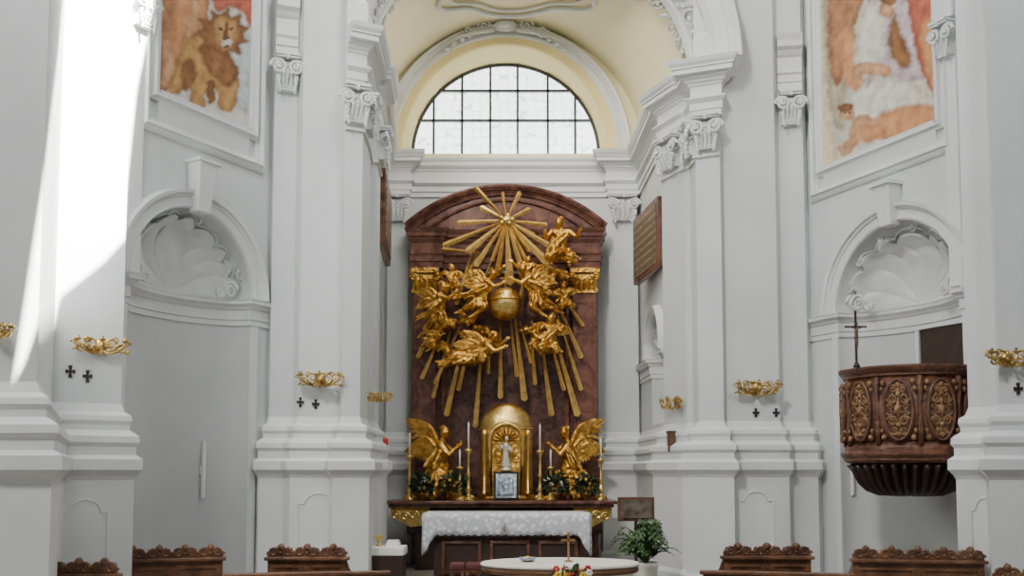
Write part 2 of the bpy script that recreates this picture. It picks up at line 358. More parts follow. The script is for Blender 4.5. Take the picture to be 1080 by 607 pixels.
def fresco(W,ray,rect,sill_z,frame_z,name,label,bg,patches):
    (pa,pb)=rect
    ua,_=ray(pa,100); ub,_=ray(pb,100)
    if ua>ub: ua,ub=ub,ua
    N=(W(0,0,1)-W(0,0,0)); zt=8.6
    NU,NZ=200,320
    us=np.linspace(ua,ub,NU); zs=np.linspace(sill_z,zt,NZ); UU,ZZ=np.meshgrid(us,zs); 
    base0=W(0,0); T=(W(1,0)-W(0,0))
    X=base0.x+T.x*UU; Y=base0.y+T.y*UU
    PX=CX+F*X/Y; PY=HY-(ZZ-EYE)*F/Y
    Pp=np.stack([PX.ravel(),PY.ravel()],1)
    wob=np.stack([1.6*np.sin(Pp[:,1]*.35+Pp[:,0]*.2)+.9*np.sin(Pp[:,1]*.9),1.6*np.sin(Pp[:,0]*.33+Pp[:,1]*.11)+.9*np.sin(Pp[:,0]*.8+2)],1)
    Pw=Pp+wob*.45
    v=.5+.25*np.sin(Pp[:,0]*.05+Pp[:,1]*.03)+.25*np.sin(Pp[:,0]*.09-Pp[:,1]*.07+1)
    col=np.array(bg[0])*v[:,None]+np.array(bg[1])*(1-v[:,None])
    for (c,c2,soft,pts) in patches:
        sd=polysdf(Pw,smoothpoly(pts)); al=np.clip(sd/(soft*1.3)+.5,0,1); al=al*al*(3-2*al)
        fold=.5+.3*np.sin(Pp[:,0]*.38+Pp[:,1]*.10+2*np.sin(Pp[:,1]*.07))+.2*np.sin(Pp[:,1]*.22-Pp[:,0]*.15)
        q=np.clip(sd/7,0,1)*.6+fold*.4; q=np.clip(q,0,1)[:,None]
        cc=np.array(c)*q+np.array(c2)*(1-q)
        col=col*(1-al[:,None])+cc*al[:,None]
    vs=[W(float(u),float(z),.02) for z in zs for u in us]
    fs=[(j*NU+i,j*NU+i+1,(j+1)*NU+i+1,(j+1)*NU+i) for j in range(NZ-1) for i in range(NU-1)]
    o=MB().add(vs,fs).obj(name,M_fresco); top(o,label,'painting')
    ca=o.data.color_attributes.new('paint','FLOAT_COLOR','POINT')
    ca.data.foreach_set('color',np.concatenate([col,np.ones((len(col),1))],1).astype(np.float32).ravel())
    path=[W(ua,zt),W(ua,sill_z),W(ub,sill_z),W(ub,zt)]
    n=N.normalized()
    t0=(path[1]-path[0]).normalized().cross(n); inward=W((ua+ub)/2,7)-path[0]
    sg=-1 if t0.dot(inward)>0 else 1
    fp=[(0.0,0.0),(0.0,0.04),(0.015,0.06),(0.03,0.04),(0.045,0.05),(0.06,0.085),(0.085,0.09),(.10,.05),(.13,.035),(.13,0)]
    trim(MB().sweep(path,n,[(sg*x,y) for x,y in fp]))
    g=0.15
    o1=[(ua-g,zt),(ua-g,frame_z),(ub+g,frame_z),(ub+g,zt)]
    trim(MB().sweep([W(u,z) for u,z in o1],n,[(sg*x,y) for x,y in [(-.04,0),(-.04,.02),(0,.03),(0,0.06),(0.02,0.085),(0.045,0.09),(0.06,0.06),(0.085,0.05),(0.11,0.03),(0.12,0)]]))
    trim(MB().prism([W(ua,sill_z-0.01,0.07),W(ua,frame_z+0.04,0.0),W(ua,sill_z-0.01,0.0)],W(ub,0)-W(ua,0)))
SK=((0.62,0.36,0.20),(0.38,0.18,0.09)); BR=((0.42,0.20,0.10),(0.17,0.07,0.03)); LI=((0.50,0.29,0.10),(0.26,0.13,0.045)); MA=((0.30,0.14,0.05),(0.11,0.045,0.02))
RD=((0.48,0.13,0.08),(0.26,0.07,0.04)); BL=((0.48,0.53,0.53),(0.36,0.39,0.38)); LL_=((0.58,0.48,0.48),(0.30,0.21,0.23)); WH=((0.70,0.67,0.58),(0.42,0.40,0.34)); OL=((0.46,0.40,0.27),(0.28,0.23,0.14)); OR=((0.60,0.29,0.13),(0.38,0.16,0.07)); DK=((0.10,0.05,0.03),(0.07,0.035,0.02)); BO=((0.74,0.63,0.42),(0.6,.45,.25))
def ell(cx,cy,rx,ry,n=10):
    return [(cx+rx*math.cos(2*math.pi*i/n),cy+ry*math.sin(2*math.pi*i/n)) for i in range(n)]
def star(cx,cy,r1,r2,n): return [(cx+(r1 if i%2 else r2)*math.cos(math.pi*i/n),cy+(r1 if i%2 else r2)*math.sin(math.pi*i/n)) for i in range(2*n)]
fresco(WL,rL,(163,260),5.82,5.44,'wall_painting','fresco of a maned lion beside a robed figure',((0.60,0.56,0.46),(0.46,0.47,0.43)),[
 (*BL,8,[(235,45),(264,40),(264,134),(225,128),(200,112),(232,100)]),
 (*WH,6,[(158,85),(190,98),(235,110),(264,118),(264,140),(158,100)]),
 (*BR,4,[(158,-40),(206,-40),(214,2),(212,30),(196,50),(185,70),(172,94),(158,88)]),
 (*OR,4,[(180,-40),(214,-40),(210,12),(192,30),(184,55),(176,50),(176,10)]),
 (*RD,4,[(214,-40),(264,-40),(262,24),(252,10),(238,2),(222,6)]),
 (*SK,3,[(158,30),(172,40),(182,66),(176,88),(164,86),(168,62)]),
 (*SK,3,[(196,-8),(206,-4),(204,20),(196,34),(190,30),(194,12)]),
 (*LI,3,[(188,44),(206,32),(236,52),(248,76),(247,100),(241,116),(228,114),(224,92),(213,98),(212,114),(197,110),(196,88),(184,98),(173,94),(180,66)]),
 (*MA,4,star(230,32,30,22,11)),
 (*MA,5,[(208,44),(236,54),(248,74),(238,90),(222,80),(210,64)]),
 (*LI,3,[(221,17),(231,13),(243,18),(245,32),(240,46),(231,50),(223,38)]),
 (*WH,3,ell(234,42,6,5)),
 (*DK,1.5,ell(227,27,2.6,1.6)),(*DK,1.5,ell(239,26,2.6,1.6)),
 (*DK,1.5,ell(234,36,3.4,2)),(*MA,1.5,ell(234,46,4,1.8)),(*MA,2,[(232,20),(235,20),(236,34),(231,34)]),
 (*MA,5,[(186,66),(198,60),(203,76),(196,92),(188,90)]),(*MA,3,[(214,84),(222,84),(223,104),(216,108)]),
])
fresco(WR,rR,(871,991),5.74,5.42,'wall_painting','fresco of robed figures and a cherub on clouds',((0.60,0.57,0.46),(0.46,0.44,0.37)),[
 (*BO,8,[(864,-40),(878,-40),(874,60),(880,140),(890,190),(864,190)]),
 (*WH,12,[(905,90),(940,78),(975,92),(990,120),(985,148),(945,158),(912,150),(900,120)]),
 (*OL,5,[(876,-40),(914,-40),(905,40),(898,80),(892,135),(880,120),(875,60)]),
 (*BR,4,[(884,-40),(930,-40),(908,20),(898,60),(888,90),(879,60)]),
 (*OR,6,[(888,30),(902,26),(916,52),(912,92),(898,88),(890,60)]),
 (*LL_,4,[(925,-40),(968,-40),(974,20),(987,70),(962,84),(935,72),(918,90),(926,40)]),
 (*WH,4,[(914,10),(930,-5),(940,20),(936,55),(918,80),(906,60)]),
 (*RD,4,[(964,-40),(996,-40),(996,95),(982,84),(970,40)]),
 (*OR,4,[(976,30),(996,14),(996,95),(986,86)]),
 (*MA,6,[(950,10),(957,30),(968,62),(954,68),(942,42)]),
 (*SK,3,[(903,68),(922,62),(944,68),(943,78),(920,76),(906,80)]),
 (*SK,3,ell(942,4,8,10)),(*MA,3,ell(944,-5,9,5)),
 (*OR,5,[(924,126),(950,112),(978,108),(996,114),(992,130),(960,142),(932,146)]),
 (*SK,3,[(902,124),(916,120),(930,128),(926,142),(910,150),(896,164),(889,160),(900,142)]),
 (*OR,4,[(908,134),(930,130),(936,142),(916,150)]),
 (*SK,2.5,ell(897,118,8,8)),(*MA,3,ell(895,112,8,5)),(*DK,1.5,ell(895,118,1.3,1.3)),(*DK,1.5,ell(900,118,1.3,1.3)),
 (*SK,2.5,[(902,132),(908,136),(900,150),(890,160),(886,156),(896,146)]),
 (*BL,6,[(896,167),(915,157),(945,160),(935,172),(900,186),(888,184)]),
])
# ------------------------------------------------------------ capitals
def capital(c,n,w,h,proj=0.12,z0=5.95):
    n=n.normalized(); T=Vector((-n.y,n.x,0)); mb=MB(); c=Vector((c.x,c.y,0))
    for (hw,pr,za,zb2) in ((w*.47,proj*.5,0,.06),(w*.44,proj*.6,.06,.8),(w*.56,proj*1.2,.86,.91),(w*.59,proj*1.35,.92,1.0)):
        mb.obox(c+n*pr/2+Zv*(z0+h*(za+zb2)/2),T*hw,n*(pr/2+0.02),Zv*(h*(zb2-za)/2))
    for i in range(5): mb.ball(c+T*(w*.4*(i-2)/2)+n*proj*.8+Zv*(z0+h*.66),(w*.07,w*.07,h*.08),8,6)
    for sg in(-1,1):
        sp=[];rr=[]
        for k in range(24):
            a=k*0.5; q=h*.22*(1-k/27)
            sp.append(c+T*(sg*(w*.46+q*math.cos(a)*1.0))+n*(proj*(1.0+.3*k/24))+Zv*(z0+h*.6+q*math.sin(a))); rr.append(h*.055*(1-k/50))
        mb.tube(sp,rr,6); mb.ball(sp[-1],h*.055,8,6)
        sp=[c+T*(sg*w*.52)+n*(proj*.8+h*.18*(1-k/22)*math.cos(k*.5)*.7)+Zv*(z0+h*.6+h*.2*(1-k/22)*math.sin(k*.5)) for k in range(20)]
        mb.tube(sp,h*.04,6)
        for i in range(4): mb.ball(c+T*(sg*w*(.5-.04*i))+n*(proj*1.1)+Zv*(z0+h*(.30-.12*i)),(w*.07,w*.07,h*.08),8,6)
    for i in range(5):
        x=(i-2)*w*.2
        mb.tube([c+T*x+n*proj*.5+Zv*(z0+h*.02),c+T*x+n*proj*.9+Zv*(z0+h*.2),c+T*x+n*proj*1.2+Zv*(z0+h*.38),c+T*x+n*proj*1.4+Zv*(z0+h*.34)],[w*.06,w*.08,w*.06,w*.02],6)
    for sg in(-1,0,1): mb.ball(c+T*w*.22*sg+n*proj*1.3+Zv*(z0+h*(.48-.05*abs(sg))),(w*.07,w*.06,h*.06),8,6)
    mb.ball(c+n*proj*1.4+Zv*(z0+h*.9),(w*.1,w*.06,h*.1),8,6)
    trim(mb,smooth=False)
def mid(a,b2): return (a+b2)/2
def segcap(a,b2,h=.46,z0=5.96,sc=1.0,proj=.12):
    capital(mid(a,b2),(b2-a).normalized().cross(Zv),(b2-a).length*sc,h,proj,z0)
segcap(L2[5],L2[6],sc=1.2); segcap(L2[6],L2[7],sc=.6); segcap(C1[2],C1[3],sc=.7); 
segcap(C1[7],C1[8],sc=.95); segcap(C1[11],C1[12],sc=.8)
segcap(C2[1],C2[2],sc=.7); segcap(C2[3],C2[4],sc=.75); segcap(R2[1],R2[2],sc=.85)
segcap(L2[1],L2[2],h=.45,z0=6.38,sc=.85,proj=.12); segcap(R2[5],R2[6],h=.45,z0=6.36,sc=.75,proj=.12)
for W,px,ray in((WL,160,rL),(WR,998,rR)):
    u=0.09 if W is WL else LR-0.11
    N=(W(0,0,1)-W(0,0,0)); T=(W(1,0)-W(0,0))
    trim(MB().obox(W(u,3.1+3.0,0.02),T*0.09,N*0.04,Zv*2.35),bevel=0.01)
    capital(W(u,0,0.06),N,0.20,.40,.12,6.38)
    trim(MB().obox(W(u,7.1,0.06),T*0.13,N*0.08,Zv*0.3),bevel=0.02)
trim(MB().sweep(L2[5:]+C1[1:4],Zv,[(0,5.86),(0.03,5.87),(0.03,5.90),(0,5.92)]))
trim(MB().sweep(C2[1:]+R2[1:3],Zv,[(0,5.86),(0.03,5.87),(0.03,5.90),(0,5.92)]))
def archpanel(c,n,w,z0,z1):
    T=Vector((-n.y,n.x,0)); pts=[c+T*(-w)+Zv*z0,c+T*(-w)+Zv*(z1-.12)]
    pts+=[c+T*(-w*.7)+Zv*(z1-.12)]+[c+T*(w*.7*-math.cos(math.pi*i/8))+Zv*(z1-.12+.12*math.sin(math.pi*i/8)) for i in range(1,8)]+[c+T*(w*.7)+Zv*(z1-.12)]
    pts+=[c+T*w+Zv*(z1-.12),c+T*w+Zv*z0]
    trim(MB().sweep(pts,n,[(-.012,0),(-.008,.012),(.008,.012),(.012,0)]))
def segpanel(a,b2,w,off=.131):
    n=(b2-a).normalized().cross(Zv); archpanel(mid(a,b2)+n*off,n,w,.4,1.42)
segpanel(L1[2],L1[3],.2); segpanel(L2[3],L2[4],.24); segpanel(R2[3],R2[4],.22); segpanel(R1[1],R1[2],.12)

# ------------------------------------------------------------ floor, dais, vault, lunette
struct(MB().box(-9,9,-4,17.5,-0.2,0).obj('floor',M_floor))
def vc(d): t=(16.5-d)/4.1; return -0.08+t*0.42, 2.36+t*.08
def loft(rings,m,name=None,smooth=True):
    k=len(rings[0]); vs=[p for r in rings for p in r]
    fs=[(i*k+j,(i+1)*k+j,(i+1)*k+j+1,i*k+j+1) for i in range(len(rings)-1) for j in range(k-1)]
    mb=MB().add(vs,fs)
    if name: return struct(mb.obj(name,m,smooth=smooth))
    return trim(mb,m,smooth=smooth)
K=48
def varc(d,dr=0,s=1):
    cx,R=vc(d); R+=dr
    return [Vector((cx-R*math.cos(math.pi*i/K),d,7.15+R*math.sin(math.pi*i/K))) for i in range(K+1)]
loft([varc(16.5),varc(15.5),varc(14.5),varc(13.5)],M_cream2,'ceiling_vault')
loft([varc(13.55,0.02),varc(13.55,-.07),varc(13.5,-.09),varc(13.35,-.09),varc(13.33,-.06),varc(12.75,-.06),varc(12.73,-.09),varc(12.6,-.09),varc(12.5,-.04),varc(12.4,0.1)],M_wall2,smooth=False)
ar=[Vector((p.x,12.4,p.z)) for p in varc(12.4,.09)]
vs=[];fs=[]
for i,p in enumerate(ar):
    q=Vector((p.x,12.4,10.9)); 
    if i==0: q=Vector((p.x-.08,12.4,10.9))
    if i==K: q=Vector((p.x+.08,12.4,10.9))
    vs+=[p,q]
for i in range(K): fs.append((2*i,2*i+2,2*i+3,2*i+1))
struct(MB().add(vs,fs).obj('wall_chancel_arch',M_wall))
trim(MB().sweep(ar,Vector((0,-1,0)),[(0,-.05),(0,.02),(-.03,.03),(-.10,.03),(-.12,.05),(-.16,.05),(-.18,.01),(-.18,0)]))
wc=-0.115
def ea(d,a,b2,z=7.42,c=wc,k=K): return [Vector((c-a*math.cos(math.pi*i/k),d,z+b2*math.sin(math.pi*i/k))) for i in range(k+1)]
GB=1.72; ZS=7.2; WB=1.94
loft([[Vector((p.x,16.5,p.z)) for p in varc(16.5,.1)],ea(16.5,1.80,WB,ZS)],M_cream2,smooth=False)
cX,cR=vc(16.5)
trim(MB().add([(cX-cR-.3,16.5,6.9),(cX+cR+.3,16.5,6.9),(cX+cR+.3,16.5,ZS),(cX-cR-.3,16.5,ZS)],[(0,1,2,3)]),M_cream2)
loft([ea(16.43,1.97,WB+.14,ZS),ea(16.46,1.82,WB+.02,ZS),ea(16.5,1.80,WB,ZS),ea(17.3,1.72,GB)],M_cream,smooth=False)
trim(MB().add([(wc-1.8,16.5,ZS),(wc+1.8,16.5,ZS),(wc+1.72,17.3,7.42),(wc-1.72,17.3,7.42)],[(0,1,2,3)]),M_wall2)
trim(MB().sweep(ea(16.5,1.95,WB+.12,ZS),Vector((0,-1,0)),[(0,0),(0,.08),(-.02,.10),(-.05,.10),(-.06,.06),(-.11,.06),(-.12,.09),(-.15,.10),(-.17,.14),(-.22,.15),(-.25,.07),(-.27,0)]),M_wall2)
gl=MB(); pts=ea(17.3,1.72,GB); gl.add(pts,[tuple(range(len(pts)))])
struct(gl.obj('window_1',M_glass),'semicircular leaded lunette window with dark glazing bars')
mb=MB()
mb.sweep(ea(17.28,1.72,GB),Vector((0,-1,0)),[(.05,0),(.05,.04),(-.01,.04),(-.01,0)])
for x in(457,487,517,546,578,607):
    X=(x-540)/1000*17.25; q=(X-wc)/1.72
    mb.box(X-.02,X+.02,17.22,17.28,7.42,7.42+GB*math.sqrt(max(0,1-q*q)))
for y in(97,129):
    z=EYE+(HY-y)/1000*17.25*1.008; q=(z-7.42)/GB; a=1.72*math.sqrt(1-q*q)
    mb.box(wc-a,wc+a,17.22,17.28,z-.018,z+.018)
mb.box(wc-1.72,wc+1.72,17.25,17.28,7.42,7.45)
trim(mb,M_muntin)
U=Vector((1,0,0))
mb=MB(); c0=V(533,22,16.33)
mb.ball(c0,(.20,.06,.11)); mb.ball(c0+Vector((0,-.05,0)),(.12,.06,.07))
for sg in(-1,1):
    curl(mb,c0+U*sg*.36+Zv*.0,U*sg,Zv,.12,1.6,.028)
    curl(mb,c0+U*sg*.66-Zv*.09,U*sg,-Zv,.09,1.5,.024)
    mb.tube([c0+U*sg*.2-Zv*.08,c0+U*sg*.5-Zv*.12,c0+U*sg*.85-Zv*.22,c0+U*sg*1.15-Zv*.38],[.04,.035,.03,.01],6)
    for i in range(5): mb.ball(c0+U*sg*(.5+.13*i)+Zv*(-.13-.05*i-.02*i*i*.3),(.045,.04,.03),8,6)
trim(mb,smooth=True)
def vp(d,t,dr=-.03):
    cx,R=vc(d); R+=dr; return Vector((cx-R*math.cos(t),d,7.15+R*math.sin(t)))
mb=MB(); loop=[]
for i in range(49):
    a=2*math.pi*i/48; q=1+.12*math.cos(4*a); loop.append(vp(15.05+.95*q*math.sin(a),math.pi/2+.50*q*math.cos(a)))
mb.tube(loop,.04,6); loop=[]
for i in range(49):
    a=2*math.pi*i/48; q=1+.12*math.cos(4*a); loop.append(vp(15.05+.78*q*math.sin(a),math.pi/2+.42*q*math.cos(a)))
mb.tube(loop,.022,6)
trim(mb,smooth=True)
for sg in(-1,1):
    mb=MB()
    for k in range(9):
        t=math.pi/2+sg*(0.62+.085*k)
        mb.tube([vp(13.75+.16*math.sin(a*.6+k)*(1),t+.035*math.cos(a*.6),-.03) for a in range(11)],.018,5)
        mb.ball(vp(13.72,t,-.03),.04,8,6)
    trim(mb,smooth=True)
    mb=MB()
    for k in range(14):
        t=math.pi/2+sg*(0.45+.085*k)
        mb.tube([vp(13.0+.2*math.cos(a*.6+k),t+.05*math.sin(a*.6),-.08) for a in range(11)],.02,5)
        mb.ball(vp(13.05,t,-.08),.04,8,6)
    trim(mb,smooth=True)

# ------------------------------------------------------------ retable
ret=empty('altarpiece',(-.05,16.1,0),'red-brown marble altarpiece with curved pediment and gilded capitals','altarpiece')
D=16.05
bx=lambda mb,x0,x1,y0,y1,da,db,dm=None: mb.box((x0-540)/1000*(dm or D),(x1-540)/1000*(dm or D),da,db,EYE+(HY-y1)/1000*(dm or D),EYE+(HY-y0)/1000*(dm or D))
mb=MB(); bx(mb,435,630,270,600,16.12,16.28); mb.obj('back_panel',M_marble,ret)
mb=MB(); bx(mb,470,596,292,520,16.08,16.14); mb.obj('centre_panel',M_marble2,ret)
for a,b2 in((437,461),(603,628)):
    mb=MB(); bx(mb,a,b2,312,500,15.92,16.13); bx(mb,a+4,b2-4,325,490,15.90,15.93); mb.obj('pilaster',M_marble,ret,bevel=.01)
    mb=MB(); bx(mb,a-2,b2+2,492,503,15.88,16.13); bx(mb,a-4,b2+4,503,560,15.86,16.13);mb.obj('pedestal',M_marble,ret,bevel=.015)
    mb=MB(); bx(mb,a-1,b2+1,308,312,15.89,16.1); bx(mb,a,b2,292,308,15.91,16.1); bx(mb,a-3,b2+3,286,291,15.86,16.1)
    c=V((a+b2)/2,300,15.89)
    for i in range(5): mb.tube([c+U*(.075*(i-2))-Zv*.11,c+U*(.075*(i-2))+Vector((0,-.03,0)),c+U*(.08*(i-2))+Vector((0,-.07,.06))],[.03,.035,.015],6)
    for sg in(-1,1): curl(mb,c+U*sg*.19+Zv*.09+Vector((0,-.03,0)),U*sg,Zv,.07,1.5,.022)
    mb.obj('capital',M_gold,ret)
pth=[V(470,500,16.07),V(470,320,16.07)]+[V(533-63*math.cos(math.pi*i/12),320-30*math.sin(math.pi*i/12),16.07) for i in range(1,12)]+[V(596,320,16.07),V(596,500,16.07)]
MB().sweep(pth,Vector((0,-1,0)),[(-.06,0),(-.05,.05),(0,.06),(.03,.03),(.03,0)]).obj('panel_moulding',M_marble,ret)
zz=lambda y,d=15.95: EYE+(HY-y)/1000*d
pl=[XY(436,16.28),XY(435,15.95),XY(466,15.95),XY(467,16.08),XY(598,16.08),XY(599,15.95),XY(631,15.95),XY(632,16.28)]
z0=zz(284); 
MB().sweep(pl,Zv,[(-.02,z0),(.02,z0),(.02,z0+.1),(.04,z0+.11),(.04,z0+.2),(.06,z0+.24),(.02,z0+.26),(.02,z0+.42),(.04,z0+.45),(.06,z0+.48),(.06,z0+.5),(.09,z0+.53),(.09,z0+.58),(.11,z0+.61),(.13,z0+.66),(-.02,z0+.68)]).obj('entablature',M_marble,ret)
zb=z0+.66; xl=XY(431,15.95).x; xr=XY(636,15.95).x; xm=(xl+xr)/2; hw=(xr-xl)/2; rise=zz(202)-zb
R0=(hw*hw+rise*rise)/(2*rise); a0=math.asin(hw/R0)
arc=[Vector((xm+R0*math.sin(a0*(i/12-1)),16.05,zb+rise-R0+R0*math.cos(a0*(i/12-1)))) for i in range(25)]
MB().prism([p+Zv*.02 for p in arc],Vector((0,.22,0))).obj('tympanum',M_marble,ret)
MB().sweep(arc,Vector((0,-1,0)),[(.05,-.2),(.05,.04),(.02,.05),(0,.07),(-.02,.08),(-.03,.12),(-.05,.13),(-.06,.15),(-.09,.16),(-.11,.16),(-.11,-.2)]).obj('pediment_cornice',M_marble,ret)
MB().sweep([p-Zv*.13+ (Vector((xm,0,0))-Vector((p.x,0,0)))*.1 for p in arc],Vector((0,-1,0)),[(.02,0),(.02,.04),(-.01,.05),(-.03,0)]).obj('pediment_moulding',M_marble,ret)

# sunburst
sb=empty('sunburst_ornament',V(535,234,15.75),'gilded sunburst with uneven tapered rays on the pediment','ornament')
c=V(534,233,15.68)
mb=MB().ball(c,(.10,.07,.08))
for k in range(5): mb.ball(c+Vector((.10*math.cos(k*1.3),-.02,.07*math.sin(k*1.3))),.045,10,7)
mb.obj('sun_disc',M_gold2,sb,smooth=True)
def slat(P,Q,w0,w1,name,m,parent):
    t=(Q-P).normalized(); s2=t.cross(Vector((0,1,0))).normalized(); y=Vector((0,1,0))
    vs=[P-s2*w0,P-y*.025,P+s2*w0,P+y*.01,Q-s2*w1,Q-y*.035+t*w1*.7,Q+s2*w1,Q+y*.01]
    return MB().add(vs,[(0,1,5,4),(1,2,6,5),(2,3,7,6),(3,0,4,7),(0,3,2,1),(4,5,6,7)]).obj(name,m,parent)
ends=[(502,199),(508,220),(484,236),(492,250),(469,260),(494,266),(502,281),(519,276),(524,291),(538,300),(549,280),(561,288),(558,266),(577,278),(582,262),(563,248),(576,238),(558,222),(548,204),(530,204)]
for i,(x,y) in enumerate(ends):
    q=V(x,y,15.70-.02*(i%3)); p=c+(q-c).normalized()*.05; l=(q-c).length
    slat(p,q,.014,(.045,.065,.05,.035)[i%4]*(.5+.6*l),'ray',M_ray if i%4 else M_gold2,sb)
lr=empty('light_ray_cluster',V(530,380,15.85),'gilded wooden light rays streaming down across red marble','ornament')
rays=[((492,350),(472,438),.065),((486,345),(460,405),.05),((499,350),(484,412),.05),((510,345),(502,450),.06),((517,345),(515,395),.045),((528,340),(528,420),.06),((538,335),(545,398),.045),((543,332),(553,422),.075),((548,340),(560,384),.04),((560,350),(564,406),.05),((570,355),(581,438),.065),((576,345),(594,412),.05),((582,345),(608,438),.075),((588,335),(612,412),.05),((588,322),(612,378),.06),((594,315),(614,345),.045),((462,335),(442,378),.055),((468,350),(446,400),.05),((476,350),(458,420),.045),((499,262),(482,322),.05),((505,266),(490,300),.045),((507,268),(468,264),.05),((556,280),(546,330),.05),((520,272),(505,312),.045)]
for i,(p,q,wd) in enumerate(rays): slat(V(*p,15.86),V(*q,15.80-.01*(i%2)),.012,wd*.75,'ray',M_ray,lr)

# ------------------------------------------------------------ sculpted figures
def transf(loc,s,face=1,rot=0):
    return Matrix.Translation(loc)@Matrix.Rotation(rot,4,'Y')@Matrix.Diagonal((face*s,s,s,1))
def wing(M,root,peak,tip,m=None,parent=None,L=.34,nf=12,wk=1.0):
    root,peak,tip=Vector(root),Vector(peak),Vector(tip); mb=MB()
    def edge(t): return root*(1-t)**2+peak*2*t*(1-t)+tip*t*t
    out=(tip-peak).normalized()
    for lay,(lf,wf) in enumerate(((1.0,.026),(.62,.030),(.34,.032))):
        for i in range(nf):
            t=(i+.5*(lay%2))/(nf-.5); a=edge(t)
            d=(Vector((out.x*.25,0,-1))*(1-t**1.5)+out*(t**1.5)*1.3).normalized()
            l=L*lf*(.55+.55*math.sin(math.pi*(.15+.6*t))); e=a+d*l
            s2=d.cross(Vector((0,1,0))).normalized()*wf*wk
            y=Vector((0,-.012*(i%2)-.028*lay,0)); mm=a.lerp(e,.75)
            mb.prism([a-s2*.7+y,mm-s2+y,e-s2*.5+y,e+d*.018+y,e+s2*.5+y,mm+s2+y,a+s2*.7+y],Vector((0,.016,0)))
    mb.tube([edge(k/8)+Vector((0,-.05,0)) for k in range(9)],[.042,.042,.04,.036,.033,.03,.025,.02,.012],8)
    mb.xf(M); return mb.obj('wing',m or M_gold,parent)
def figure(loc,s,pose,face=1,rot=0,label='',wings=True,name='angel_statue',child=False,m=None,seed=0,group='gilded angel sculptures on the altarpiece'):
    m=m or M_gold; rnd=random.Random(seed)
    M=transf(loc,s,face,rot); e=empty(name,loc,label,'statue',group)
    if pose=='kneel':
        P=dict(pel=(0,0,.36),ch=(.05,0,.66),nk=(.07,0,.79),hd=(.10,-.01,.90),k1=(.20,-.09,.18),f1=(-.08,-.10,.05),t1=(-.16,-.1,.03),k2=(.20,.08,.34),f2=(.18,.08,.05),t2=(.26,.08,.03),
               s1=(.05,-.125,.74),e1=(.16,-.17,.60),h1=(.27,-.07,.70),s2=(.06,.12,.74),e2=(.20,.15,.66),h2=(.30,.02,.74))
        wg=[((-.02,.08,.68),(-.12,.10,.90),(-.26,.12,.80)),((.0,.13,.70),(-.06,.16,1.0),(-.20,.18,1.04))]
        rob=[((0,0,.36),(-.16,-.02,.05),.13,.09),((.0,-.05,.36),(-.06,-.14,.04),.12,.08),((.05,.02,.4),(.14,-.02,.05),.13,.08),((-.04,0,.45),(-.22,-.04,.22),.08,.04),((0,0,.4),(.19,-.1,.2),.10,.08),((.05,-.1,.68),(-.08,-.16,.44),.05,.04),((-.06,0,.3),(-.24,-.02,.05),.10,.05)]
    elif pose=='fly':
        P=dict(pel=(0,0,.42),ch=(.10,-.05,.64),nk=(.14,-.07,.75),hd=(.19,-.10,.85),k1=(.12,-.14,.25),f1=(-.06,-.10,.08),t1=(-.14,-.12,.02),k2=(-.12,.03,.24),f2=(-.32,.05,.14),t2=(-.40,.05,.10),
               s1=(.10,-.18,.70),e1=(.24,-.24,.60),h1=(.38,-.26,.68),s2=(.12,.08,.71),e2=(.22,.08,.88),h2=(.34,.02,1.0))
        wg=[((.03,.04,.68),(-.08,.08,.84),(-.22,.10,.72)),((.06,.10,.70),(-.0,.14,.94),(-.15,.16,.92))]
        rob=[((0,0,.42),(-.22,.02,.20),.12,.07),((.04,-.04,.42),(.06,-.12,.26),.12,.08),((-.04,0,.48),(-.30,.0,.40),.07,.03),((0,0,.42),(-.06,-.06,.2),.11,.06),((.1,-.12,.62),(-.13,-.16,.5),.06,.04)]
    elif pose=='recline':
        P=dict(pel=(0,0,.16),ch=(.22,-.03,.27),nk=(.31,-.05,.34),hd=(.39,-.07,.41),k1=(-.24,-.12,.2),f1=(-.42,-.1,.05),t1=(-.52,-.1,.06),k2=(-.22,.04,.12),f2=(-.46,.05,.12),t2=(-.56,.05,.14),
               s1=(.24,-.16,.31),e1=(.36,-.2,.18),h1=(.5,-.2,.22),s2=(.27,.08,.33),e2=(.42,.05,.28),h2=(.55,0,.36))
        wg=[((.15,.06,.3),(.06,.08,.44),(-.10,.10,.42)),((.2,.1,.32),(.14,.13,.54),(.0,.16,.56))]
        rob=[((0,0,.16),(-.32,-.02,.12),.13,.08),((.1,0,.2),(-.18,-.1,.08),.12,.08),((0,0,.16),(-.42,.0,.06),.08,.04),((.1,-.08,.2),(.14,-.12,.06),.09,.05)]
    else:
        P=dict(pel=(0,0,.28),ch=(0,-.02,.54),nk=(.0,-.03,.66),hd=(.02,-.06,.765),k1=(.12,-.26,.30),f1=(.14,-.26,.06),t1=(.16,-.34,.03),k2=(-.12,-.22,.26),f2=(-.12,-.20,.05),t2=(-.13,-.28,.02),
               s1=(.14,-.03,.62),e1=(.24,-.10,.50),h1=(.26,-.24,.56),s2=(-.14,-.02,.62),e2=(-.26,-.06,.52),h2=(-.30,-.18,.60))
        wg=[((-.06,.08,.6),(-.16,.10,.74),(-.28,.12,.66)),((.06,.08,.6),(.16,.10,.74),(.28,.12,.66))]
        rob=[((0,-.05,.28),(.14,-.24,.16),.14,.10),((0,-.02,.28),(-.12,-.2,.16),.14,.10),((0,0,.28),(-.22,-.02,.14),.12,.06),((.1,0,.5),(.19,.04,.22),.07,.08),((-.1,-.05,.58),(.14,-.14,.32),.06,.07)]
    g=Vector
    P={k:g(v) for k,v in P.items()}
    hr=.078 if not child else .10
    if child: 
        for k in('e1','h1','e2','h2'): P[k]=P['ch'].lerp(P[k],.85)
    mb=MB()
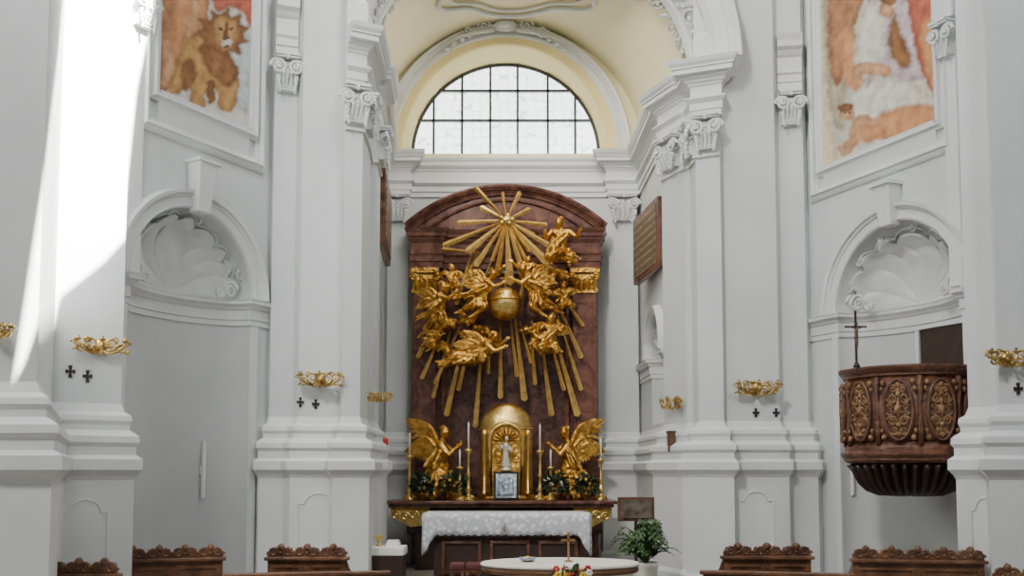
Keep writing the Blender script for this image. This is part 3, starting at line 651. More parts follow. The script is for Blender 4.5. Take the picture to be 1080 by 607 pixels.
    mb.ball(P['hd'],(hr*.86,hr*.86,hr*1.12)); mb.ball(P['hd']+g((hr*.95,-.01,-hr*.1)),(hr*.18,hr*.14,hr*.2),6,5); mb.ball(P['hd']+g((hr*.45,0,-hr*.7)),hr*.4)
    mb.bone(P['ch'],P['nk'],.09,.04); mb.bone(P['nk'],P['hd'],.038,.045)
    mb.bone(P['pel'],P['pel'].lerp(P['ch'],.5),.105,.085); mb.bone(P['pel'].lerp(P['ch'],.5),P['ch'],.085,.105)
    mb.bone(P['s1'],P['s2'],.05,.05); mb.bone(P['ch'],P['s1'],.08,.05); mb.bone(P['ch'],P['s2'],.08,.05)
    for q in'12':
        mb.bone(P['s'+q],P['e'+q],.048,.036); mb.bone(P['e'+q],P['h'+q],.036,.024)
        hd=P['h'+q]; d=(P['h'+q]-P['e'+q]).normalized(); sd=d.cross(g((.3,1,.2))).normalized()
        mb.ball(hd+d*.02,.028,8,6)
        for k in range(4): mb.bone(hd+d*.03+sd*(.013*(k-1.5)),hd+d*(.075-.006*abs(k-1.3))+sd*(.017*(k-1.5)),.009,.007)
        mb.bone(hd+sd*.02,hd+d*.035+sd*.042,.010,.008)
        hip=P['pel']+g((0,-.05 if P['k'+q].y<0 else .05,-.01))
        mb.bone(hip,P['k'+q],.08,.056); mb.bone(P['k'+q],P['f'+q],.055,.034); mb.bone(P['f'+q],P['t'+q],.034,.02)
    mb.xf(M); mb.obj('body',m,e,remesh=.012*max(s,.7),smooth=True)
    mb=MB()
    for i in range(12):
        a=rnd.uniform(0,6.28); b3=rnd.uniform(0,1.2)
        mb.ball(P['hd']+g((-hr*.35+hr*.6*math.cos(a)*math.sin(b3)*.8,hr*.75*math.sin(a)*math.sin(b3),hr*(.25+.85*math.cos(b3)*.9))),hr*.33,8,6)
    mb.xf(M); mb.obj('hair',m,e,smooth=True)
    mb=MB()
    for (p,q,r1,r2) in rob:
        p=g(p);q=g(q); mb.bone(p,q,r1*.9,r2*.9)
        for k in range(7):
            off=g((rnd.uniform(-.08,.08),-abs(rnd.uniform(.0,.06)),rnd.uniform(-.03,.03)))
            mb.bone(p.lerp(q,.1)+off*.9+g((0,-r1*.8,0)),q+off*1.4+g((0,-r2*.85,0)),.018,.013)
    mb.bone(P['pel']+g((0,0,.02)),P['ch']+g((0,0,-.03)),.115,.106)
    mb.tube([P['s1']+g((0,-.02,.03)),P['ch']+g((.02,-.13,-.04)),P['pel']+g((-.03,-.13,.05)),P['pel']+g((-.14,-.04,0))],[.03,.04,.04,.03],8)
    mb.xf(M); mb.obj('robe',m,e,remesh=.012*max(s,.7),smooth=True,disp=.035*s)
    if wings:
        for r,t,d in wg: wing(M,r,t,d,m=M_gold,parent=e,L=.28 if pose=='kneel' else .19,wk=1 if pose=='kneel' else .8)
    return e
TB=1.225
figure(V(463,525,15.3),1.16,'kneel',1,0,'gilded angel kneeling in adoration with raised wings beside tabernacle',seed=1,group='kneeling gilded angels')
figure(V(602,525,15.3),1.16,'kneel',-1,0,'gilded angel kneeling toward the tabernacle with raised wings',seed=2,group='kneeling gilded angels')
d=15.48
figure(V(467,358,d),.95,'fly',1,-.2,'gilded angel flying with raised arm on altarpiece',seed=3)
figure(V(503,340,d),.92,'fly',1,.12,'gilded angel reaching toward the globe among clouds',seed=4)
figure(V(499,388,d-.1),1.05,'recline',1,-.1,'gilded angel reclining on a gilded cloud',seed=5)
figure(V(591,286,d),1.0,'seat',-1,0,'gilded seated robed figure above the angels',wings=False,name='seated_figure_statue',seed=6)
figure(V(569,340,d),1.0,'fly',-1,-.1,'gilded angel leaning toward the globe with raised wings',seed=7)
figure(V(577,379,d-.05),.82,'seat',-1,.1,'gilded cherub sitting on a cloud',child=True,name='cherub_statue',seed=8)
figure(V(454,374,d-.05),.5,'fly',1,.2,'small gilded cherub with outstretched arm',child=True,name='cherub_statue',seed=9)
figure(V(558,374,d-.1),.5,'fly',-1,.4,'small gilded cherub below the larger angel',child=True,name='cherub_statue',seed=10)
figure(V(476,312,d+.02),.56,'seat',1,0,'small gilded cherub behind the flying angel',child=True,name='cherub_statue',seed=11)
figure(V(555,300,d+.1),.5,'seat',-1,.1,'small gilded cherub beside the large globe',child=True,name='cherub_statue',seed=12)
figure(V(597,330,d+.1),.55,'seat',-1,-.1,'small gilded cherub at the edge of the cloud',child=True,name='cherub_statue',seed=13)
figure(V(512,378,d-.02),.45,'seat',1,.2,'tiny gilded cherub under the clouds',child=True,name='cherub_statue',seed=14)
def cloud(pts,label,seed):
    r=random.Random(seed); mb=MB()
    for (x,y,rad) in pts:
        c=V(x,y,15.81)
        mb.ball(c,(rad*.9,rad*.45,rad*.5))
        for k in range(8): mb.ball(c+Vector((r.uniform(-rad,rad)*.95,-.03-r.uniform(0,.09),r.uniform(-rad,rad)*.6)),rad*r.uniform(.25,.42),12,8)
    o=mb.obj('cloud_sculpture',M_gold,remesh=.016,smooth=True,disp=.03); top(o,label,'sculpture')
cloud([(468,366,.14),(480,375,.17),(495,382,.19),(512,373,.16),(524,363,.12),(474,344,.13),(494,340,.15),(509,352,.15),(484,314,.11),(500,322,.11)],'billowing gilded cloud under the angels',1)
cloud([(556,350,.12),(574,369,.17),(566,328,.14),(590,290,.17),(602,298,.10),(578,304,.14),(585,346,.14),(574,286,.10),(592,322,.12)],'billowing gilded cloud below seated figure',2)
o=empty('globe_sculpture',V(533,322,15.5),'gilded globe held among the angels','globe')
MB().ball(V(533,322,15.5),.27,28,18).obj('globe',M_gold2,o,smooth=True)
MB().tube([V(533,322,15.5)+Vector((.275*math.cos(a/16*math.pi),-.275*math.sin(a/16*math.pi),.05)) for a in range(17)],.016,6).obj('band',M_gold,o)
MB().tube([V(533,305,15.5),V(533,289,15.5)],.015,6).tube([V(528,295,15.5),V(538,295,15.5)],.013,6).obj('cross',M_gold,o)

# ------------------------------------------------------------ high altar shelf + tabernacle
ha=empty('altar_shelf',(-.13,15.3,0),'high altar shelf of dark wood with gilded carved frieze','altar')
mb=MB().box(-1.95,1.62,14.85,15.80,1.17,TB).box(-1.9,1.57,14.9,15.78,1.12,1.17); mb.obj('top_slab',M_marble,ha,bevel=.01)
mb=MB().box(-1.5,1.2,15.1,15.78,0,1.12); mb.obj('body',M_dark,ha)
for sx,x0,x1 in((1,-1.87,-1.28),(-1,.95,1.54)):
    mb=MB(); mb.prism([Vector((x0,14.98,1.12)),Vector((x1,14.98,1.12)),Vector((x1,14.98,.85)),Vector(((x0+x1)/2,14.98,.82)),Vector((x0,14.98,.98))] if sx>0 else [Vector((x0,14.98,1.12)),Vector((x1,14.98,1.12)),Vector((x1,14.98,.98)),Vector(((x0+x1)/2,14.98,.82)),Vector((x0,14.98,.85))],Vector((0,.6,0)))
    for k in range(4): curl(mb,Vector((x0+.08+.14*k,14.95,1.0-.02*(k%2))),U*sx,Zv,.07,1.5,.02)
    mb.tube([Vector((x0,14.96,1.09)),Vector((x1,14.96,1.09))],.02,6)
    mb.obj('gilded_frieze',M_gold2,ha)
tb=empty('tabernacle',V(534,525,15.2),'gilded round-topped tabernacle with silver door relief','tabernacle')
tx=(534-540)/1000*15.2
def lz(y,d=15.1): return EYE+(HY-y)/1000*d
tc_=Vector((tx,15.32,0)); zs_=lz(452); dz=lz(425)-zs_
MB().lathe(tc_,[(.47,TB),(.47,TB+.05),(.44,TB+.09),(.42,TB+.1),(.42,zs_)]+[(.42*math.cos(a*math.pi/24),zs_+dz*math.sin(a*math.pi/24)) for a in range(1,12)]+[(.01,zs_+dz)],40,.62).obj('body',M_gold2,tb,smooth=True)
MB().lathe(tc_,[(.42,zs_-.03),(.44,zs_-.015),(.44,zs_+.005),(.42,zs_+.02)],40,.62).obj('cornice_ring',M_gold2,tb)
def archpts(hw_,zsp,rz,y,z0_,n=20): return [Vector((tx-hw_,y,z0_))]+[Vector((tx-hw_*math.cos(math.pi*i/n),y,zsp+rz*math.sin(math.pi*i/n))) for i in range(n+1)]+[Vector((tx+hw_,y,z0_))]
MB().sweep(archpts(.25,lz(464),.24,15.05,TB+.1),Vector((0,-1,0)),[(.03,-.03),(.03,.02),(0,.05),(-.03,.04),(-.045,0),(-.045,-.09)]).obj('arch_moulding',M_gold2,tb,smooth=True)
MB().prism(archpts(.23,lz(464),.22,15.055,TB+.1),Vector((0,.06,0))).obj('niche_back',M_gold,tb)
mb=MB()
for i in range(9):
    t=math.pi*(i+.5)/9; mb.tube([Vector((tx-.04*math.cos(t),15.05,lz(466)+.04*math.sin(t))),Vector((tx-.20*math.cos(t),15.03,lz(466)+.19*math.sin(t)))],[.008,.024],6)
mb.obj('shell_ornament',M_gold,tb,smooth=True)
for sx in(-1,1):
    c=Vector((tx+sx*.34,15.11,0)); MB().lathe(c,[(.05,TB+.09),(.05,TB+.12),(.026,TB+.15),(.028,lz(490)),(.024,lz(464)),(.04,lz(459)),(.045,lz(454))],12).obj('column',M_gold2,tb,smooth=True)
mb=MB().box(tx-.19,tx+.19,14.95,15.06,TB+.01,lz(497)); mb.obj('door_frame',M_black,tb,bevel=.01)
mb=MB().box(tx-.16,tx+.16,14.93,14.96,TB+.04,lz(499))
for k in range(3): mb.ball(Vector((tx-.08+.08*k,14.93,TB+.28-.02*(k%2))),(.03,.02,.03),8,6); mb.tube([Vector((tx-.08+.08*k,14.93,TB+.26)),Vector((tx-.08+.08*k,14.92,TB+.1))],[.03,.045],8)
mb.obj('silver_door_relief',M_silver,tb)
e=empty('small_statue',Vector((tx,14.98,lz(492))),'small pale gilt robed statue standing before tabernacle niche','statue')
mb=MB(); z=lz(496); k_=.82
def zp(h): return z+h*k_
mb.lathe(Vector((tx,14.99,0)),[(.09,z),(.09,z+.03),(.05,z+.05)],12)
mb.bone((tx-.015,14.98,zp(.1)),(tx-.005,14.98,zp(.34)),.07,.05); mb.bone((tx+.035,14.965,zp(.1)),(tx,14.975,zp(.3)),.045,.04); mb.bone((tx,14.98,zp(.34)),(tx,14.98,zp(.46)),.05,.058); mb.bone((tx,14.98,zp(.5)),(tx+.005,14.98,zp(.56)),.02,.02)
mb.ball((tx+.008,14.975,zp(.6)),(.034,.036,.044)); mb.bone((tx+.05,14.98,zp(.46)),(tx+.08,14.95,zp(.36)),.025,.02); mb.bone((tx+.08,14.95,zp(.36)),(tx+.04,14.92,zp(.40)),.02,.014)
mb.bone((tx-.05,14.98,zp(.47)),(tx-.09,14.96,zp(.40)),.025,.02); mb.bone((tx-.09,14.96,zp(.40)),(tx-.10,14.92,zp(.50)),.02,.014)
mb.obj('body',M_pale,e,remesh=.008,smooth=True)

def candlestick(px,ytop,d):
    x=(px-540)/1000*d; zt=EYE+(HY-ytop)/1000*d; h=zt-TB; cs=h*.66
    e=empty('candlestick',Vector((x,d,TB)),'tall gilded altar candlestick with white candle','candlestick','altar candlesticks')
    c=Vector((x,d,TB)); mb=MB()
    mb.lathe(c,[(.085,0),(.085,.02),(.06,.05),(.035,.09),(.03,.13),(.055,.17),(.03,.21),(.02,cs*.45),(.04,cs*.5),(.022,cs*.55),(.018,cs*.85),(.03,cs*.9),(.055,cs*.96),(.055,cs)],14)
    for k in range(3):
        a=k*2.094-1.57; mb.tube([c+Vector((.04*math.cos(a),.04*math.sin(a),.07)),c+Vector((.09*math.cos(a),.09*math.sin(a),.05)),c+Vector((.115*math.cos(a),.115*math.sin(a),.012))],[.02,.018,.012],6)
    mb.obj('stem',M_gold2,e,smooth=True)
    MB().lathe(c,[(.013,cs),(.013,h-.02),(.004,h-.005),(.003,h+.015)],10).obj('candle',M_white,e,smooth=True)
for px,yt in((434,456),(495,446),(569,448),(632,462),(486,474),(580,474)): candlestick(px,yt,14.95)
def foliage(mb,c,R,n,ls,seed,sq=.8):
    r=random.Random(seed)
    for i in range(n):
        a=r.uniform(0,6.283); b3=math.acos(r.uniform(-.3,1)); q=R*r.uniform(.35,1)
        dv=Vector((math.sin(b3)*math.cos(a),math.sin(b3)*math.sin(a),math.cos(b3)*sq)); p=c+dv*q
        t=(dv+Vector((r.uniform(-.5,.5),r.uniform(-.5,.5),r.uniform(-.5,.3)))).normalized(); s2=t.cross(Vector((r.uniform(-1,1),r.uniform(-1,1),.5))).normalized()
        k=s2.cross(t)
        mb.add([p,p+t*ls*.5+s2*ls*.22+k*ls*.06,p+t*ls,p+t*ls*.5-s2*ls*.22+k*ls*.06],[(0,1,2,3)])
    return mb
def flowerpot(px,d,z,R,label,fm,seed,potm=M_brass,nf=6,leafm=M_leafd,h=.12,pr=.08,n=240,ls=.1):
    x=(px-540)/1000*d; c=Vector((x,d,z)); e=empty('flower_pot',c,label,'plant','potted flowers on the altar')
    MB().lathe(c,[(pr*.7,0),(pr,h*.8),(pr*1.1,h*.85),(pr*1.1,h),(pr*.9,h),(pr*.8,h*.9)],16).obj('pot',potm,e,smooth=True)
    foliage(MB(),c+Zv*(h+R*.45),R,n,ls,seed,1.3).obj('foliage',leafm,e)
    r=random.Random(seed+50); mb=MB()
    for i in range(nf):
        a=r.uniform(3.2,6.2); p=c+Zv*(h+R*.5)+Vector((R*.9*math.cos(a)*r.uniform(.3,1),R*.9*math.sin(a)*r.uniform(.5,1),R*r.uniform(-.2,.9)))
        for k in range(5): mb.ball(p+Vector((.015*math.cos(k*1.257),-.01,.015*math.sin(k*1.257))),.011,6,5)
        mb.ball(p,.01,6,5)
    mb.obj('blossoms',fm,e)
for i,(px,R) in enumerate(((447,.16),(480,.18),(584,.18),(617,.15))):
    flowerpot(px,14.99,TB,R,'dark leafy potted plant with pale blossoms on altar shelf',M_yel if i%2 else M_wht,i+3)

# ------------------------------------------------------------ front altar table
fa=empty('altar_table',(-.08,13.6,0),'altar table of carved dark wood','altar')
x0,x1=-1.19,1.04
mb=MB().box(x0+.12,x1-.1,13.3,14.05,.15,1.06); mb.obj('body',M_dark,fa,bevel=.01)
mb=MB().box(x0,x1,13.2,14.1,1.04,1.09); mb.obj('tabletop',M_dark,fa)
mb=MB()
for k in range(3):
    a=x0+.25+k*.66; mb.sweep([Vector((a,13.29,.3)),Vector((a,13.29,.72)),Vector((a+.5,13.29,.72)),Vector((a+.5,13.29,.3))],Vector((0,-1,0)),[(-.02,0),(-.02,.02),(.02,.03),(.03,0)],closed=True)
mb.box(x0+.1,x1-.08,13.24,13.3,.78,.83).box(x0+.1,x1-.08,13.26,13.3,.15,.25); mb.obj('panel_moulding',M_wood,fa)
N1=90; vs=[];fs=[]
def cl(i,j):
    t=i/N1; x=x0-.02+(x1-x0+.04)*t
    wv=.012*math.sin(t*60)+.01*math.sin(t*23+1)
    if j==0: return Vector((x,14.12,1.10))
    if j==1: return Vector((x,13.18,1.10))
    dr=[0,0,.05,.12,.20,.27][j]
    edge=max(0,1-min(t,1-t)*14)
    if j==5: dr+=.02*abs(math.sin(t*70)); 
    return Vector((x,13.17-wv*(dr*4),1.095-dr*(1+edge*1.0)))
for i in range(N1+1):
    for j in range(6): vs.append(cl(i,j))
for i in range(N1):
    for j in range(5): fs.append((i*6+j,(i+1)*6+j,(i+1)*6+j+1,i*6+j+1))
mbc=MB().add(vs,fs)
for sx,xx in((-1,x0-.03),(1,x1+.03)):
    g2=[];ff=[]
    for i in range(15):
        y=13.17+.93*i/14
        for j in range(5): g2.append(Vector((xx+sx*.015*math.sin(i*1.6)*j/4,y,1.1-.14*j)))
    for i in range(14):
        for j in range(4): ff.append((i*5+j,(i+1)*5+j,(i+1)*5+j+1,i*5+j+1))
    mbc.add(g2,ff)
ac=top(mbc.obj('altar_cloth',M_cloth,smooth=True),'white lace altar cloth hanging over the table edges','tablecloth')
md=ac.modifiers.new('s','SOLIDIFY'); md.thickness=.006
top(MB().box(-.105,-.09,13.12,13.135,.86,.97).box(-.14,-.055,13.12,13.135,.91,.925).obj('altar_cross',M_brass),'small brass cross fixed to the altar front','cross')
struct(MB().box(-2.2,2.0,12.6,16.2,0,.15).obj('trim_dais',M_floor))
for i,px in enumerate((484,500)):
    e=empty('stool',XY(px,11.0),'low wooden stool with dark red cushion','stool','red cushioned stools')
    x=XY(px,11).x
    for a in(-.06,.06):
        for b3 in(-.12,.12): MB().box(x+a-.015,x+a+.015,11+b3-.015,11+b3+.015,0,.58).obj('leg',M_pew,e)
    MB().box(x-.085,x+.085,10.85,11.15,.58,.65).obj('cushion',M_redf,e,bevel=.02)

# ------------------------------------------------------------ communion table
ct=empty('communion_table',(.40,8.1,0),'oval table with cream top and wooden edge before altar','table')
cx=.40; TT=.05
prof=[(.30,.0),(.30,.06),(.2,.1),(.16,.4),(.2,.74+TT),(.45,.80+TT),(.60,.815+TT)]
MB().lathe(Vector((cx,8.1,0)),prof,24,.6).obj('pedestal',M_pew,ct,smooth=True)
MB().lathe(Vector((cx,8.1,TT)),[(.60,.80),(.645,.81),(.655,.83),(.645,.855),(.62,.858)],48,.62).obj('table_edge',M_pew,ct)
MB().lathe(Vector((cx,8.1,TT)),[(.62,.855),(.66,.86),(.665,.872),(.655,.885),(.64,.888)],48,.62).obj('tabletop',M_tab,ct)
def stand_cross(px,d,z,h,label,m=M_black,fig=None,name='crucifix',w=1.0,foot=.16):
    x=(px-540)/1000*d; e=empty(name,Vector((x,d,z)),label,'crucifix')
    MB().lathe(Vector((x,d,z)),[(h*foot,0),(h*foot,h*.03),(h*.04,h*.06),(h*.02,h*.12)],12).obj('foot',m,e,smooth=True)
    mb=MB().box(x-h*.02*w,x+h*.02*w,d-h*.02,d+h*.02,z+h*.05,z+h).box(x-h*.19*(1 if w<1.2 else 1.3),x+h*.19*(1 if w<1.2 else 1.3),d-h*.02,d+h*.02,z+h*.70,z+h*.70+h*.04*w); mb.obj('cross',m,e)
    if fig:
        y=d-h*.04; mb=MB()
        mb.bone((x,y,z+h*.5),(x,y,z+h*.66),h*.025,h*.03); mb.ball((x+h*.01,y,z+h*.76),(h*.022,h*.022,h*.03))
        for s3 in(-1,1): mb.bone((x+s3*h*.03,y,z+h*.68),(x+s3*h*.16,y,z+h*.72),h*.013,h*.009); mb.bone((x+s3*h*.012,y,z+h*.5),(x+s3*h*.008,y-h*.02,z+h*.4),h*.02,h*.015); mb.bone((x+s3*h*.008,y-h*.02,z+h*.4),(x,y,z+h*.28),h*.014,h*.01)
        mb.obj('figure',fig,e,remesh=h*.01,smooth=True)
    return e
M_cr=mat('cross_brown',(0.34,0.17,0.07),.45,var=.3,vscale=12)
stand_cross(598,8.1,.888+TT,.24,'thin brown wooden standing cross on the oval table',M_cr,w=1.9)
e=empty('bowl',XY(556,8.1)+Zv*(.888+TT),'small glass bowl with candle on oval table','bowl')
MB().lathe(XY(556,8.1)+Zv*(.888+TT),[(.03,0),(.06,.015),(.075,.035),(.07,.035),(.05,.02)],16).obj('dish',M_silver,e,smooth=True)
MB().lathe(XY(556,8.1)+Zv*(.9+TT),[(.02,0),(.02,.03),(.003,.035)],10).obj('candle',M_yel,e,smooth=True)
c=XY(602,7.3); e=empty('flower_arrangement',c,'bright red and yellow flower bouquet on slim pedestal','flowers')
MB().lathe(c,[(.16,0),(.16,.03),(.04,.08),(.03,.6),(.12,.66),(.13,.76),(.1,.76)],16).obj('pedestal',M_brass,e,smooth=True)
foliage(MB(),c+Zv*.84,.15,180,.07,44).obj('foliage',M_leaf,e)
r=random.Random(5)
for m_,n_ in((M_red,13),(M_yel,10),(M_wht,4)):
    mb=MB()
    for i in range(n_):
        p=c+Zv*.87+Vector((r.uniform(-.13,.13),r.uniform(-.14,.05),r.uniform(-.02,.10)))
        for k in range(6): mb.ball(p+Vector((.016*math.cos(k*1.047),.0,.016*math.sin(k*1.047))),.012,6,5)
    mb.obj('blossoms',m_,e)
# ------------------------------------------------------------ notice stand + big plant
e=empty('notice_stand',XY(667,12.2),'standing display board with dark red frame','stand')
a=V(649,548,12.2);b2=V(687,523,12.2)
MB().box(a.x,b2.x,12.2,12.24,a.z,b2.z).obj('frame',M_wood,e,bevel=.01)
MB().box(a.x+.04,b2.x-.04,12.18,12.2,a.z+.04,b2.z-.04).obj('panel',mat('board_brown',(0.16,0.13,0.09),.5,col2=(.06,.045,.03),vscale=14),e)
MB().tube([Vector(((a.x+b2.x)/2,12.24,0)),Vector(((a.x+b2.x)/2,12.24,a.z+.02))],.02,8).box((a.x+b2.x)/2-.2,(a.x+b2.x)/2+.2,12.15,12.4,0,.04).obj('post',M_black,e)
c=XY(677,11.2); e=empty('potted_plant',c,'leafy green fern in a cream glazed pot','plant')
MB().lathe(c,[(.10,0),(.13,.3),(.14,.57),(.15,.59),(.15,.64),(.13,.64),(.12,.6)],20).obj('pot',M_terr,e,smooth=True)
mb=MB(); r=random.Random(9)
for i in range(64):
    a=r.uniform(0,6.283); L=r.uniform(.18,.38); up=r.uniform(.15,.52)
    st=[c+Zv*.62+Vector((math.cos(a)*L*t,math.sin(a)*L*t,up*math.sin(t*2.2)*.95)) for t in[k/8 for k in range(9)]]
    mb.tube(st,.005,4)
    for k in range(2,9):
        t=(st[k]-st[k-1]).normalized(); s2=t.cross(Zv).normalized()
        for sg in(-1,1):
            p=st[k]; q=s2*sg*.09*(1.1-k/12)+t*.03; mb.add([p,p+q*.5+t*.028,p+q-Zv*.012,p+q*.5-t*.028],[(0,1,2,3)])
mb.obj('foliage',M_leaf,e)
c=XY(413,12.2); e=empty('credence_table',c,'small side table draped with white cloth','table')
MB().box(c.x-.2,c.x+.2,12.0,12.35,0,.72).obj('body',M_dark,e)
MB().box(c.x-.22,c.x+.22,11.98,12.37,.64,.75).obj('cloth',M_white,e,bevel=.02)
top(MB().lathe(Vector((c.x-.12,12.2,.75)),[(.05,0),(.02,.02),(.015,.06),(.05,.1),(.055,.13)],14).obj('chalice',M_gold2,smooth=True),'small gilded chalice on the white-draped side table','chalice')
top(MB().box(c.x-.02,c.x+.14,12.1,12.3,.75,.79).box(c.x-.01,c.x+.13,12.11,12.29,.79,.82).obj('folded_linen',M_white),'folded white linen on the side table','cloth')

# ------------------------------------------------------------ pulpit
pc=Vector(((953-540)/1000*10.9,10.95,0))
pu=empty('pulpit',pc,'rounded dark brown carved wooden pulpit with oval scrollwork panels','pulpit')
def pz(y,d=10.35): return EYE+(HY-y)/1000*d
def latheR(prof,n,m,name,ph=0,flute=0,smooth=False):
    vs=[];K3=n
    for r_,z in prof:
        for k in range(K3):
            a=2*math.pi*k/K3+ph; rr_=r_*(1-flute*(1-abs(math.cos(a*17+.5*math.sin(3*a))))*1.6)
            rr_*=1+.015*math.cos(8*a)
            zz_=z-(.03*abs(math.cos(a*17)) if flute and r_>.1 else 0)
            vs.append(pc+Vector((rr_*math.cos(a),rr_*math.sin(a),zz_)))
    m_=len(prof); fs=[(i*K3+k,i*K3+(k+1)%K3,(i+1)*K3+(k+1)%K3,(i+1)*K3+k) for i in range(m_-1) for k in range(K3)]
    fs+=[tuple(range(K3-1,-1,-1)),tuple((m_-1)*K3+k for k in range(K3))]
    return MB().add(vs,fs).obj(name,m,pu,smooth=smooth)
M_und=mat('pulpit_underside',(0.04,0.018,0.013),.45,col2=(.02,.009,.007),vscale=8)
z1=pz(386); z2=pz(398); z3=pz(468); z4=pz(488); z5=pz(520)
latheR([(.64,z3),(.68,z3+.1),(.70,(z2+z3)/2),(.67,z2)],64,M_wood,'basket',smooth=True)
latheR([(.66,z2-.01),(.70,z2+.02),(.70,z2+.04),(.73,z2+.07),(.75,z1-.02),(.75,z1),(.68,z1)],64,M_wood,'rim')
latheR([(.66,z4),(.71,z4+.03),(.71,z4+.05),(.74,z4+.09),(.74,z4+.11),(.70,z4+.14),(.70,z3-.04),(.66,z3+.02)],64,M_wood,'base_moulding')
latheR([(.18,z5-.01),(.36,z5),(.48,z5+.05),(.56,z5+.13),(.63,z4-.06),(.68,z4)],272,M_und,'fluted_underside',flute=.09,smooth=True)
M_orn=mat('ornament_bronze',(0.30,0.17,0.08),.42,0.25,col2=(.15,.07,.03),vscale=20)
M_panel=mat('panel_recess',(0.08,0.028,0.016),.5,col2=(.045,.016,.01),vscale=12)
for k in range(-4,6):
    a=-math.pi/2+k*math.pi/5+ .10
    n=Vector((math.cos(a),math.sin(a),0)); T=Vector((-n.y,n.x,0)); c=pc+n*.690+Zv*((z2+z3)/2)
    hz=(z2-z3)/2
    ov=[c+T*.15*math.cos(q*math.pi/12)+Zv*hz*.9*math.sin(q*math.pi/12)-n*.02 for q in range(24)]
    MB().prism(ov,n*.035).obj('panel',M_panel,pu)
    MB().sweep([p+n*.03 for p in ov],n,[(-.016,0),(-.012,.022),(.008,.026),(.014,0)],closed=True).obj('panel_frame',M_wood,pu,smooth=True)
    mb=MB(); c=c+n*.015
    for sv in(-1,1):
        for sh in(-1,1):
            curl(mb,c+T*sh*.045+Zv*sv*hz*.62,T*sh,Zv*sv,.045,1.8,.014,ph=.5)
            curl(mb,c+T*sh*.062+Zv*sv*hz*.33,T*sh,-Zv*sv,.055,1.8,.015)
            curl(mb,c+T*sh*.08+Zv*sv*hz*.07,T*sh,Zv*sv,.035,1.2,.012)
            for q in range(4): mb.ball(c+T*sh*(.03+.07*((q*37)%10)/10)+Zv*sv*hz*(.08+.18*q),(.02,.014,.022),6,5)
            # spandrel leaves outside the oval
            mb.ball(c+T*sh*.15+Zv*sv*hz*.82,(.03,.025,.035),8,6); mb.ball(c+T*sh*.17+Zv*sv*hz*.62,(.022,.02,.03),8,6)
    mb.ball(c,(.045,.03,.06)); mb.tube([c-Zv*hz*.8,c+Zv*hz*.8],.014,6)
    for sv in(-1,1): mb.ball(c+Zv*sv*hz*.74,(.035,.03,.035),8,6); mb.ball(c+Zv*sv*hz*.45,(.03,.03,.035),8,6)
    mb.obj('carved_ornament',M_orn,pu,smooth=True)
    a2=a+math.pi/10; n=Vector((math.cos(a2),math.sin(a2),0))
    mb=MB(); p=pc+n*.68
    mb.tube([p+Zv*(z3-.02),p+n*.02+Zv*(z3+.15),p+n*.012+Zv*((z2+z3)/2),p+n*.03+Zv*(z2-.08),p+n*.02+Zv*z2],[.03,.036,.022,.032,.03],8); mb.obj('corner_scroll',M_wood,pu,smooth=True)
q=Vector(((1020-540)/1000*10.75,10.70,0))
MB().lathe(q,[(.18,z4),(.2,z4+.08),(.2,z1-.1),(.24,z1-.05),(.24,z1)],20,1.6).obj('side_gallery',M_wood,pu)
for k in range(3):
    n=Vector((math.cos(-math.pi/2+(k-1)*.7),math.sin(-math.pi/2+(k-1)*.7),0)); c=q+Vector((n.x*.2,n.y*.32,(z2+z3)/2)); T=Vector((1,0,0)); mb=MB()
    for sv in(-1,1): curl(mb,c+Zv*sv*.12,T,Zv*sv,.055,1.6,.014); curl(mb,c+Zv*sv*.27,-T,Zv*sv,.05,1.6,.014)
    mb.obj('carved_ornament',M_orn,pu,smooth=True)
stand_cross(899,10.62,z1,.63,'slim plain dark wooden crucifix on pulpit rim',M_black,fig=M_wood,foot=.06,w=.8)
u0,_=rR(957,360); u1,_=rR(1016,360)
N=(WR(0,0,1)-WR(0,0,0)).normalized()
lo,hi=min(u0,u1),max(u0,u1)
struct(MB().prism([WR(lo,1.9,-.42),WR(hi,1.9,-.42),WR(hi,3.36,-.42),WR(lo,3.36,-.42)],N*.28).obj('doorway_dark',M_dark))  # dark slab, its colour stands in for the shade inside the open doorway
trim(MB().sweep([WR(lo,1.9,-.14),WR(lo,3.36,-.14),WR(hi,3.36,-.14),WR(hi,1.9,-.14)],N,[(-.05,-.02),(-.05,.03),(0,.03),(0,-.02)]))

